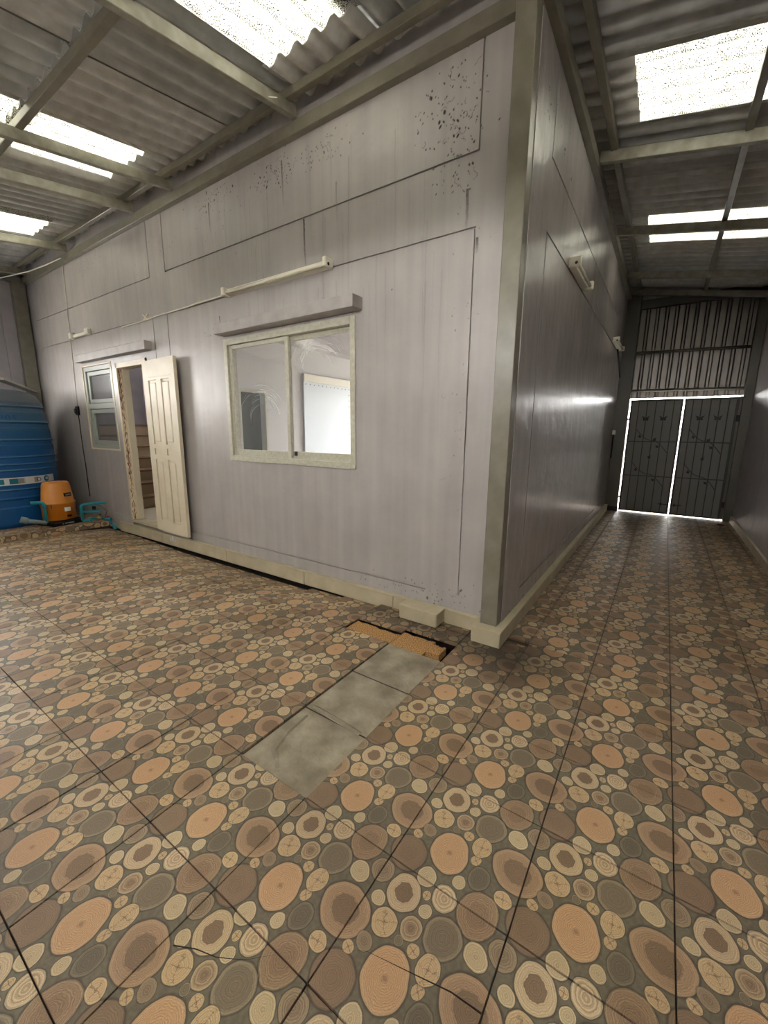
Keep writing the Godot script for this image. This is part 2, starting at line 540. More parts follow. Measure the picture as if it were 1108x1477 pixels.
func make_materials():
	var print_tex := tile_print()
	for k in 3:
		var t := mat([Color(1, 1, 1), Color(0.96, 0.95, 0.93), Color(0.98, 0.97, 0.97)][k], [0.52, 0.6, 0.56][k])
		t.albedo_texture = print_tex
		t.vertex_color_use_as_albedo = true
		M["tile%d" % k] = t
	var rough_noise := noise_map(21, 0.03, 512, 512, Color(0, 0, 0), Color(1, 1, 1), 4)
	var trowel := noise_map(22, 0.02, 512, 512, Color(0, 0, 0), Color(1, 1, 1), 3, Vector2(1, 3), 1.6)
	# long house wall
	var x0 := 7.95
	var marks := []
	var r := RandomNumberGenerator.new()
	r.seed = 4
	for m in [[-1.716, 3.14, 0.42, 0.012, 0.75], [-2.96, 3.58, 0.28, 0.012, 0.6], [-1.95, 3.62, 0.35, 0.012, 0.5], [-0.3, 2.95, 0.25, 0.014, 0.6], [-0.22, 2.66, 0.1, 0.012, 0.7], [-2.9, 2.56, 0.09, 0.012, 0.6], [-1.37, 3.3, 0.3, 0.01, 0.25]]:
		marks.append([m[0] + x0, m[1], m[2], m[3], m[4]])
	for k in 70:
		marks.append([r.randf_range(-2.6, -0.4) + x0, r.randf_range(2.4, 3.66), r.randf_range(0.4, 1.6), 0.006, r.randf_range(0.02, 0.09)])
	for k in 40:
		marks.append([r.randf_range(-7.6, -2.6) + x0, r.randf_range(3.2, 3.66), r.randf_range(0.2, 0.9), 0.006, r.randf_range(0.03, 0.12)])
	var specks := [[x0 - 0.5, 3.45, 0.12, 0.12, 60, 0.8], [x0 - 0.33, 3.3, 0.06, 0.18, 50, 0.8], [x0 - 0.42, 3.08, 0.06, 0.08, 22, 0.7], [x0 - 2.05, 3.55, 0.18, 0.06, 70, 0.7], [x0 - 2.9, 3.6, 0.2, 0.05, 50, 0.6], [x0 - 1.5, 3.55, 0.15, 0.05, 40, 0.6], [x0 - 5.6, 3.56, 0.25, 0.05, 50, 0.5], [x0 - 3.5, 3.4, 0.5, 0.15, 30, 0.5], [x0 - 2.2, 2.42, 0.6, 0.03, 60, 0.5], [x0 - 5.3, 2.45, 0.5, 0.03, 40, 0.4], [x0 - 0.3, 2.0, 0.06, 0.7, 30, 0.3], [x0 - 0.5, 0.2, 0.3, 0.05, 60, 0.45]]
	var wl := mat(Color(0.675, 0.66, 0.655), 0.40)
	wl.albedo_texture = wall_paint(2048, 1024, 7.95, 4.0, 31, marks, specks)
	var uneven := noise_map(23, 0.022, 1024, 512, Color(0, 0, 0), Color(1, 1, 1), 5)
	relief(wl, uneven, 0.55)
	M.wall_long = wl
	var marks2 := []
	for k in 60:
		marks2.append([r.randf_range(0.2, 6.0), r.randf_range(2.0, 3.6), r.randf_range(0.4, 1.6), 0.008, r.randf_range(0.03, 0.1)])
	var ws := mat(Color(0.68, 0.66, 0.665), 0.27)
	ws.albedo_texture = wall_paint(1536, 1024, 6.1, 4.0, 41, marks2, [[0.8, 0.2, 0.6, 0.04, 50, 0.45], [3.5, 0.16, 1.6, 0.03, 120, 0.45], [0.4, 3.4, 0.2, 0.1, 20, 0.5]])
	relief(ws, uneven, 0.5)
	M.wall_side = ws
	var wg := mat(Color(0.64, 0.615, 0.63), 0.42)
	tri_tex(wg, noise_map(24, 0.01, 512, 512, Color(0.9, 0.9, 0.9), Color(1, 1, 1), 4), 2.0)
	M.wall_plain = wg
	var hood := mat(Color(0.655, 0.635, 0.625), 0.5)
	tri_tex(hood, noise_map(25, 0.012, 512, 512, Color(0.9, 0.89, 0.88), Color(1, 1, 1), 4), 1.2)
	M.hood = hood
	M.inner_wall = mat(Color(0.72, 0.715, 0.72), 0.7)
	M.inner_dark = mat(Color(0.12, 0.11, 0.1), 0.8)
	# painted steel: grey green with worn chalky patches
	var steel := mat(Color(0.51, 0.495, 0.445), 0.3)
	tri_tex(steel, noise_map(26, 0.012, 512, 512, Color(0.86, 0.85, 0.82), Color(1, 1, 1), 5), 1.2)
	
	M.steel = steel
	var galv := mat(Color(0.64, 0.63, 0.58), 0.40)
	tri_tex(galv, noise_map(27, 0.015, 512, 512, Color(0.8, 0.79, 0.75), Color(1, 1, 1), 5), 1.0)
	M.steel_light = galv
	M.steel_dark = mat(Color(0.34, 0.33, 0.29), 0.45)
	M.iron_black = mat(Color(0.1, 0.095, 0.085), 0.5)
	var fibre := mat(Color(0.88, 0.885, 0.88), 0.85)
	tri_tex(fibre, noise_map(28, 0.02, 512, 512, Color(0.84, 0.83, 0.81), Color(1, 1, 1), 4), 1.6)
	M.fibre = fibre
	var fibre2 := mat(Color(0.80, 0.81, 0.81), 0.85)
	tri_tex(fibre2, noise_map(29, 0.02, 512, 512, Color(0.82, 0.82, 0.8), Color(1, 1, 1), 4), 1.9)
	M.fibre_grey = fibre2
	var lit := mat(Color(1, 1, 1), 0.6)
	lit.albedo_texture = dirty_sheet(51, 512)
	lit.backlight_enabled = true
	lit.backlight = Color(1, 1, 1)
	M.skylight = lit
	# skirting: cream cement
	var skirt := mat(Color(0.74, 0.70, 0.60), 0.5)
	tri_tex(skirt, noise_map(33, 0.012, 512, 512, Color(0.9, 0.89, 0.86), Color(1, 1, 1), 5), 1.3)
	M.skirt = skirt
	var conc := mat(Color(0.655, 0.615, 0.54), 0.9)
	tri_tex(conc, noise_map(34, 0.008, 1024, 1024, Color(0.74, 0.73, 0.70), Color(1, 1, 1), 7, Vector2.ONE, 1.3), 1.7)
	relief(conc, noise_map(35, 0.05, 1024, 1024, Color(0, 0, 0), Color(1, 1, 1), 5), 0.3)
	M.concrete = conc
	var clay := mat(Color(0.86, 0.68, 0.45), 0.95)
	tri_tex(clay, noise_map(36, 0.05, 512, 512, Color(0.55, 0.5, 0.45), Color(1, 1, 1), 5, Vector2.ONE, 1.6), 0.25)
	relief(clay, noise_map(37, 0.05, 512, 512, Color(0, 0, 0), Color(1, 1, 1), 4), 0.1)
	M.clay = clay
	M.soil = mat(Color(0.16, 0.13, 0.1), 1.0)
	M.grout = mat(Color(0.25, 0.21, 0.17), 0.95)
	M.cream = mat(Color(0.86, 0.82, 0.72), 0.5)
	var cream := mat(Color(0.84, 0.80, 0.71), 0.5)
	tri_tex(cream, noise_map(38, 0.008, 512, 512, Color(0.94, 0.935, 0.92), Color(1, 1, 1), 5), 1.5)
	M.door_paint = cream
	# flaking cream paint over red-brown timber
	var pe := mat(Color(1, 1, 1), 0.6)
	pe.albedo_texture = peeling()
	M.peeling = pe
	var alu := mat(Color(0.75, 0.745, 0.68), 0.4)
	tri_tex(alu, noise_map(39, 0.03, 256, 256, Color(0.88, 0.87, 0.85), Color(1, 1, 1), 4), 0.4)
	M.window_frame = alu
	M.window_frame_grey = mat(Color(0.60, 0.62, 0.59), 0.4)
	var glass := mat(Color(0.93, 0.96, 0.96, 0.06), 0.03)
	glass.transparency = BaseMaterial3D.TRANSPARENCY_ALPHA
	M.glass = glass
	var haze_tint := mat(Color(0.45, 0.46, 0.46, 0.32), 0.15)  # grey tint stands in for reflections on the small panes
	haze_tint.transparency = BaseMaterial3D.TRANSPARENCY_ALPHA
	M.glass_haze_tint = haze_tint
	var smear := mat(Color(0.9, 0.92, 0.93, 0.34), 0.9)
	smear.transparency = BaseMaterial3D.TRANSPARENCY_ALPHA
	M.smear = smear
	M.black = mat(Color(0.03, 0.03, 0.03), 0.5)
	M.rubber = mat(Color(0.06, 0.06, 0.065), 0.7)
	M.white = mat(Color(0.86, 0.85, 0.80), 0.4)
	M.white_bright = mat(Color(0.80, 0.84, 0.88), 0.6)
	M.lamp_body = mat(Color(0.88, 0.86, 0.79), 0.4)
	M.lamp_tube = mat(Color(0.92, 0.90, 0.82), 0.2)
	M.tank = mat(Color(0.01, 0.32, 0.56), 0.38)
	M.tank_highlight = mat(Color(0.36, 0.52, 0.62), 0.5)  # pale blue of the highlights painted along the tank ribs
	M.tank_dusty = mat(Color(0.37, 0.40, 0.43), 0.75)
	M.pump = mat(Color(0.80, 0.52, 0.22), 0.35)
	M.pump_low = mat(Color(0.74, 0.43, 0.05), 0.35)
	M.pipe = mat(Color(0.12, 0.55, 0.61), 0.35)
	M.pipe_grey = mat(Color(0.45, 0.52, 0.53), 0.45)
	M.teal = mat(Color(0.05, 0.45, 0.52), 0.4)
	M.label_white = mat(Color(0.85, 0.86, 0.86), 0.4)
	M.label_grey = mat(Color(0.6, 0.58, 0.54), 0.4)
	M.red = mat(Color(0.7, 0.1, 0.12), 0.4)
	M.red_brown = mat(Color(0.32, 0.15, 0.12), 0.8)
	M.brass = mat(Color(0.6, 0.5, 0.3), 0.4, 0.6)
	M.gate_sheet = mat(Color(0.42, 0.42, 0.40), 0.5)
	M.gate_bar = mat(Color(0.21, 0.2, 0.18), 0.5)
	M.zinc = mat(Color(0.46, 0.44, 0.42), 0.38, 0.7)
	M.outside = mat(Color(0.7, 0.69, 0.66), 0.9)
	M.stair_riser = mat(Color(0.72, 0.64, 0.53), 0.5)
	M.stair_tread = mat(Color(0.5, 0.4, 0.3), 0.4)  # darker than the risers, to carry the shadow lines under the nosings
	M.inner_floor = mat(Color(0.8, 0.76, 0.68), 0.3)

func peeling() -> ImageTexture:
	var w := 64
	var h := 1024
	var im := Image.create(w, h, false, Image.FORMAT_RGB8)
	var nz := noise(61, 0.05, 4)
	for y in h:
		for x in w:
			var t := nz.get_noise_2d(x * 1.6, y * 0.45) + 0.1 - absf(x / float(w) - 0.5) * 0.9 + 0.12 * sin(y * 0.013)
			var c := Color(0.86, 0.80, 0.69)
			if t > 0.0: c = Color(0.42, 0.24, 0.18)
			elif t > -0.04: c = Color(0.95, 0.92, 0.86)
			im.set_pixel(x, y, c)
	return ImageTexture.create_from_image(im)

# ---------------------------------------------------------------- floor
var stain := FastNoiseLite.new()

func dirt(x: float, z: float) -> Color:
	# tone of the floor: soot-like soil round the plinth and the broken corner, a dusty film elsewhere
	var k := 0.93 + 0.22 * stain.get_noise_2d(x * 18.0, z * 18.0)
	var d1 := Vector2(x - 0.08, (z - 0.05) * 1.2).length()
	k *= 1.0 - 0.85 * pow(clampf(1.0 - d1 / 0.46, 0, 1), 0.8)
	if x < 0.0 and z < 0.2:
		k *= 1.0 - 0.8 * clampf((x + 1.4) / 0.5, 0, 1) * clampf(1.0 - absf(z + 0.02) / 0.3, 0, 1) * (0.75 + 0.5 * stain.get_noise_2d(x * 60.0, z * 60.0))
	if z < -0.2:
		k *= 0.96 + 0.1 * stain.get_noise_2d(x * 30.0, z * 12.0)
		k *= 1.0 - 0.25 * clampf((-z - 3.0) / 3.0, 0, 1)  # darker along the far half, towards the gate
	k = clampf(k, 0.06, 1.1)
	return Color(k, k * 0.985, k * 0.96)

func add_tile(parent: Node, x0: float, z0: float, cl: Array, xf := Transform3D(), called := "tile"):
	# one glazed tile, its print running over the whole 40 cm; cl: [x min, x max, z min, z max] it is cut to
	var g := 0.0022
	var xa := maxf(x0 + g, cl[0])
	var xb := minf(x0 + TILE - g, cl[1])
	var za := maxf(z0 + g, cl[2])
	var zb := minf(z0 + TILE - g, cl[3])
	if xb - xa < 0.012 or zb - za < 0.012:
		return
	var s := S()
	var nx := maxi(1, int(round((xb - xa) / 0.1)))
	var nz := maxi(1, int(round((zb - za) / 0.1)))
	var b := 0.0008
	var P := func(i: int, j: int) -> Vector3: return Vector3(lerpf(xa + b, xb - b, float(i) / nx), 0, lerpf(za + b, zb - b, float(j) / nz))
	var put := func(p: Vector3):
		s.set_uv(Vector2((p.x - x0) / TILE, (p.z - z0) / TILE))
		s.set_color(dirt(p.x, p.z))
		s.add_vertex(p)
	for i in nx:
		for j in nz:
			var q := [P.call(i, j), P.call(i + 1, j), P.call(i + 1, j + 1), P.call(i, j + 1)]
			for k in [0, 1, 2, 0, 2, 3]:
				put.call(q[k])
	var t := [Vector3(xa + b, 0, za + b), Vector3(xb - b, 0, za + b), Vector3(xb - b, 0, zb - b), Vector3(xa + b, 0, zb - b)]
	var e := [Vector3(xa, -b, za), Vector3(xb, -b, za), Vector3(xb, -b, zb), Vector3(xa, -b, zb)]
	for k in 4:
		var k2 := (k + 1) % 4
		for p in [t[k], e[k2], t[k2], t[k], e[k], e[k2]]:
			put.call(p)
		var lo := Vector3(0, -0.011, 0)
		for p in [e[k], e[k2] + lo, e[k2], e[k], e[k] + lo, e[k2] + lo]:
			put.call(p)
	s.generate_normals()
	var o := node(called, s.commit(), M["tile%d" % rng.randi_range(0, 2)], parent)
	# keep every tile a hair off true so that joints catch the light
	var c := Vector3((xa + xb) * 0.5, 0, (za + zb) * 0.5)
	var lift := rng.randf_range(-0.0012, 0.0012)
	var tip := Basis(Vector3.RIGHT, rng.randf_range(-0.0025, 0.0025)) * Basis(Vector3.BACK, rng.randf_range(-0.0025, 0.0025))
	o.transform = xf * Transform3D(tip, c - tip * c + Vector3(0, lift, 0))

func build_floor():
	stain.seed = 3
	stain.frequency = 0.05
	stain.fractal_octaves = 4
	var fl := base("floor")
	struct(fl, "floor of square tiles printed with round sawn wood slices")
	# bed under the tiles: cement, left open along the broken strip beside the house
	var s := S()
	bx(s, Vector3(-6.1, -0.10, 0.346), Vector3(XR, -0.0125, 3.2))
	bx(s, Vector3(-0.256, -0.10, -0.5), Vector3(XR, -0.0125, 0.346))
	bx(s, Vector3(0.0, -0.10, -6.6), Vector3(XR, -0.0125, -0.5))
	obj("cement_bed", s, M.grout, fl)
	s = S()
	bx(s, Vector3(-8.2, -0.3, -0.4), Vector3(0.3, -0.16, 0.5))
	bx(s, Vector3(-8.0, -0.3, -0.46), Vector3(-0.2, 0.06, -0.37))
	obj("soil", s, M.soil, fl)
	# yard
	for i in range(-16, 5):
		var x0 := 0.144 + TILE * i
		for k in range(0, 8):
			var z0 := 0.346 + TILE * k - TILE
			if i == -2 and z0 > 0.3 and z0 < 1.3:
				continue            # three missing tiles
			if k == 0:
				continue
			add_tile(fl, x0, z0, [-6.0, XR - 0.002, 0.346, 3.19])
	# row next to the house
	for i in range(-16, 5):
		var x0 := 0.144 + TILE * i
		for z0 in [-0.054, -0.454]:
			if x0 > -0.3:
				add_tile(fl, x0, z0, [-0.256, XR - 0.002, -0.19 if x0 > -0.1 else -0.144, 0.346])
			elif x0 > -1.1:
				add_tile(fl, x0, z0, [-1.058, -0.256, -0.144, 0.168 if x0 < -0.7 else 0.114], Transform3D(), "broken_tile")
			else:
				var am := 0.075 * clampf((-1.3 - x0) / 0.9, 0.35, 1.0) * clampf((x0 + 7.2) / 3.0, 0.55, 1.0)
				var hinge := Vector3(x0, 0, 0.33)
				var turn := Basis(Vector3.RIGHT, -atan(am / 0.47))
				var xf := Transform3D(turn, hinge - turn * hinge)
				add_tile(fl, x0, z0, [-6.0, -1.058, -0.15, 0.336 if x0 < -1.3 else 0.332], xf, "sunken_tile")
	# passage
	for i in range(-1, 5):
		for k in range(0, 16):
			add_tile(fl, 0.144 + TILE * i, -0.2 - TILE * (k + 1), [-0.002, XR - 0.002, -6.5, -0.2])
	# exposed bed of the three missing tiles
	for k in 3:
		s = S()
		var za := 0.346 + 0.4 * k
		bx(s, Vector3(-0.652, -0.012, za + 0.004), Vector3(-0.26, -0.007 - 0.002 * k, za + 0.396), 0.004)
		obj("mortar_slab", s, M.concrete, fl)
	# smeared mortar ridges left on the slabs
	s = S(true)
	tube(s, PackedVector3Array([Vector3(-0.62, -0.024, 1.12), Vector3(-0.45, -0.022, 1.128), Vector3(-0.30, -0.024, 1.14)]), 0.02, 8)
	tube(s, PackedVector3Array([Vector3(-0.60, -0.028, 1.19), Vector3(-0.595, -0.026, 1.33), Vector3(-0.56, -0.026, 1.44), Vector3(-0.47, -0.028, 1.50)]), 0.02, 8)
	obj("mortar_ridge", s, M.concrete, fl)
	# orange clay under the broken row
	var y0 := -0.03
	for q in [[-1.05, -0.66, 0.19, 0.342, 0.0], [-0.652, -0.40, 0.15, 0.343, 0.006], [-0.40, -0.30, 0.19, 0.30, 0.016]]:
		s = S()
		var poly := PackedVector2Array()
		var r2 := RandomNumberGenerator.new()
		r2.seed = int(-q[0] * 100)
		for t in 10:
			poly.append(Vector2(lerpf(q[0], q[1], t / 9.0), q[2] + r2.randf_range(-0.012, 0.014)))
		poly.append(Vector2(q[1], q[3]))
		poly.append(Vector2(q[0], q[3]))
		prism(s, poly, Vector3(0, y0 + q[4] + 0.012, 0), Vector3.RIGHT, Vector3.BACK, 0.05)
		obj("clay_bed", s, M.clay, fl)
	# curved smears of dirt drawn across the near tiles
	for cp in [[Vector3(-0.224, -0.0024, 2.099), Vector3(-0.164, -0.0024, 2.068), Vector3(-0.101, -0.0024, 2.047), Vector3(-0.032, -0.0024, 2.007), Vector3(0.029, -0.0024, 1.951)], [Vector3(0.150, -0.0024, 1.855), Vector3(0.232, -0.0024, 1.803), Vector3(0.359, -0.0024, 1.773), Vector3(0.462, -0.0024, 1.748), Vector3(0.541, -0.0024, 1.742)]]:
		s = S(true)
		tube(s, PackedVector3Array(cp), 0.0035, 8)
		obj("dirt_smear", s, M.soil, fl)
	# floor that runs on behind the photographer
	s = S()
	bx(s, Vector3(-8.2, -0.1, 3.2), Vector3(XR, -0.003, 4.6))
	obj("cement_screed", s, M.concrete, fl)
	# raised tiled platform under the tank
	var pf := base("trim_1")
	struct(pf, "raised tiled platform under the blue water tank")
	s = S()
	bx(s, Vector3(-8.05, -0.06, -0.16), Vector3(-6.012, 0.066, 3.2))
	obj("platform_core", s, M.grout, pf)
	for i in 6:
		for k in 9:
			add_tile(pf, -6.0 - TILE * (i + 1), -0.16 + TILE * k, [-8.04, -6.0, -0.155, 3.2], Transform3D(Basis(), Vector3(0, 0.08, 0)), "platform_tile")
	for k in 9:
		var o := Transform3D(Basis(Vector3.BACK, -PI / 2), Vector3(-6.0, 0, 0))
		# riser tiles: a strip of the same tile stood on edge
		var rs := S()
		var za := -0.155 + TILE * k
		var zb := minf(za + TILE - 0.004, 3.19)
		for p in [[0.0, 0.0, za], [0.0, 0.0, zb], [0.0, 0.078, zb], [0.0, 0.0, za], [0.0, 0.078, zb], [0.0, 0.078, za]]:
			rs.set_uv(Vector2((p[1] + 0.13 * (k % 3) + 0.06) / TILE, (p[2] - za) / TILE))
			rs.set_color(Color(0.95, 0.94, 0.92))
			rs.add_vertex(Vector3(0.0, p[1], p[2]))
		for p in [[-0.012, 0.078, za], [0.0, 0.078, za], [0.0, 0.078, zb], [-0.012, 0.078, za], [0.0, 0.078, zb], [-0.012, 0.078, zb]]:
			rs.set_uv(Vector2(0.3, 0.3))
			rs.set_color(Color(0.7, 0.7, 0.7))
			rs.add_vertex(Vector3(p[0], p[1], p[2]))
		rs.generate_normals()
		node("riser_tile", rs.commit(), M.tile0, pf, Transform3D(Basis(), Vector3(-5.998, 0, 0)))

# ---------------------------------------------------------------- house walls
func build_house_walls():
	var g := 0.013
	var gd := 0.016
	# coordinates along the wall: u = x + 7.95
	var X := func(x: float) -> float: return x + 7.95
	var rects := []
	var hline := func(xa: float, xb: float, y: float): rects.append([X.call(xa), y - g / 2, X.call(xb), y + g / 2, gd])
	var vline := func(x: float, ya: float, yb: float): rects.append([X.call(x) - g / 2, ya, X.call(x) + g / 2, yb, gd])
	hline.call(-3.947, -0.378, 3.10)
	vline.call(-3.947, 3.10, 3.68)
	vline.call(-0.378, 3.10, 3.68)
	hline.call(-7.75, -4.27, 3.10)
	vline.call(-4.27, 3.10, 3.68)
	hline.call(-7.9, -0.38, 2.68)
	vline.call(-4.285, 0.22, 2.68)
	vline.call(-3.98, 0.22, 2.68)
	vline.call(-0.383, 0.232, 2.68)

	hline.call(-5.9, -5.32, 0.22)
	hline.call(-3.98, -0.66, 0.22)
	var T := 0.13
	rects.append([X.call(-2.985), 1.12, X.call(-1.345), 2.29, T])      # large window
	rects.append([X.call(-6.33), 1.135, X.call(-5.44), 2.29, T])       # small window
	rects.append([X.call(-5.29), 0.10, X.call(-4.53), 2.25, T])        # door
	var s := S()
	sheet(s, Vector3(-7.95, 0, WL), Vector3.RIGHT, Vector3.UP, Vector3.BACK, [-0.12, 7.80], [-0.02, 3.95], rects, T)
	var w := obj("wall_front", s, M.wall_long)
	struct(w, "long grey house wall with scored panel lines, window and door")
	# cement hoods above the openings
	for h in [[-2.93, -1.27, 2.325, 2.418, -0.05], [-6.25, -4.37, 2.335, 2.435, -0.085]]:
		s = S()
		bx(s, Vector3(h[0] - 0.05, h[2], WL - 0.01), Vector3(h[1], h[3], h[4]), 0.004)
		obj("window_hood", s, M.hood, w)
	# side wall along the passage: u = -z from z = -0.17
	rects = []
	var gz := 0.013
	rects.append([0.40, 0.235, 0.40 + gz, 2.715 + gz, gd])
	rects.append([0.40, 2.715, 5.75, 2.715 + gz, gd])
	rects.append([0.40, 0.235, 5.2, 0.235 + gz, gd])
	rects.append([0.40, 3.145, 0.40 + gz, 3.68, gd])
	rects.append([0.40, 3.145, 4.72, 3.145 + gz, gd])
	s = S()
	sheet(s, Vector3(WR, 0, -0.17), Vector3.FORWARD, Vector3.UP, Vector3.RIGHT, [0.0, 6.35], [-0.12, 3.95], rects, 0.12)
	var w2 := obj("wall_side", s, M.wall_side)
	struct(w2, "glossy grey house side wall along the narrow passage")
	# steel beams at the head of both walls
	s = S()
	bx(s, Vector3(-8.0, 3.665, WL - 0.01), Vector3(-0.05, 3.757, -0.115), 0.003)
	obj("steel_beam", s, M.steel, w)
	s = S()
	bx(s, Vector3(WR - 0.01, 3.68, -6.3), Vector3(0.0, 3.775, -0.06), 0.003)
	obj("steel_beam", s, M.steel, w2)

# ---------------------------------------------------------------- boundary walls
func build_boundary():
	var s := S()
	sheet(s, Vector3(XR, 0, 4.6), Vector3.FORWARD, Vector3.UP, Vector3.LEFT, [0.0, 11.2], [-0.15, 3.95], [[9.05, 0.2, 9.06, 3.4, 0.012], [4.05, 0.2, 4.06, 3.4, 0.012]], 0.12)
	var w := obj("wall_right", s, M.wall_plain)
	struct(w, "grey boundary wall on the right of the passage")
	boxobj("skirting", Vector3(XR - 0.03, -0.01, -6.2), Vector3(XR, 0.10, 4.5), M.skirt, w)
	boxobj("wall_plate", Vector3(XR - 0.06, 3.40, -6.3), Vector3(XR, 3.48, -0.2), M.steel, w)
	s = S()
	sheet(s, Vector3(XB, 0, 4.6), Vector3.FORWARD, Vector3.UP, Vector3.RIGHT, [0.0, 11.0], [-0.15, 3.95], [[4.40, 0.2, 4.412, 3.6, 0.012], [1.7, 1.9, 3.5, 2.65, 0.12]], 0.12)  # out-of-view opening added to brighten the left of the yard
	w = obj("wall_left", s, M.wall_plain)
	struct(w, "grey boundary wall behind the blue water tank, with an added opening for light")
	boxobj("steel_post", Vector3(XB, -0.1, -0.15), Vector3(XB + 0.08, 3.68, 0.03), M.steel, w, 0.006)
	boxobj("steel_beam", Vector3(XB, 3.665, -0.1), Vector3(XB + 0.07, 3.74, 4.5), M.steel, w, 0.004)
	s = S()
	sheet(s, Vector3(XR, 0, 4.5), Vector3.LEFT, Vector3.UP, Vector3.FORWARD, [0.0, 9.9], [-0.15, 3.6], [[0.4, 2.55, 3.9, 2.85, 0.12]], 0.12)  # unseen slot added to light the yard from the front
	w = obj("wall_back", s, M.wall_plain)
	struct(w, "grey boundary wall behind the photographer, with an added light opening under the eaves")

# ---------------------------------------------------------------- roof
func corrugated(u0: float, u1: float, v0: float, v1: float, dv: float, wave: Callable, place: Callable, thick: float, nu: int) -> ArrayMesh:
	# waves across u, plain along v. place(u, v, h) -> point
	var s := S(true)
	var up: Vector3 = (place.call(u0, v0, 1.0) - place.call(u0, v0, 0.0)).normalized()
	for i in nu:
		var a := lerpf(u0, u1, float(i) / nu)
		var b := lerpf(u0, u1, float(i + 1) / nu)
		var ha: float = wave.call(a)
		var hb: float = wave.call(b)
		quad(s, place.call(a, v0, ha), place.call(b, v0, hb), place.call(b, v1, hb), place.call(a, v1, ha), -up, Vector2(a, v0) / 0.62, Vector2(b, v0) / 0.62, Vector2(b, v1) / 0.62, Vector2(a, v1) / 0.62)
		quad(s, place.call(a, v0, ha + thick), place.call(b, v0, hb + thick), place.call(b, v1, hb + thick), place.call(a, v1, ha + thick), up)
	s.set_smooth_group(-1)
	for i in nu:
		var a := lerpf(u0, u1, float(i) / nu)
		var b := lerpf(u0, u1, float(i + 1) / nu)
		var ha: float = wave.call(a)
		var hb: float = wave.call(b)
		for v in [v0, v1]:
			var out: Vector3 = (place.call(a, v, 0.0) - place.call(a, (v0 + v1) * 0.5, 0.0)).normalized()
			quad(s, place.call(a, v, ha), place.call(b, v, hb), place.call(b, v, hb + thick), place.call(a, v, ha + thick), out)
	return commit(s)

func wave_h(t: float) -> float:
	# flattened sine, pitch 0.155 m
	var q := sin(t * TAU / 0.155)
	return 0.023 * clampf(q * 1.3, -1.0, 1.0) + 0.023

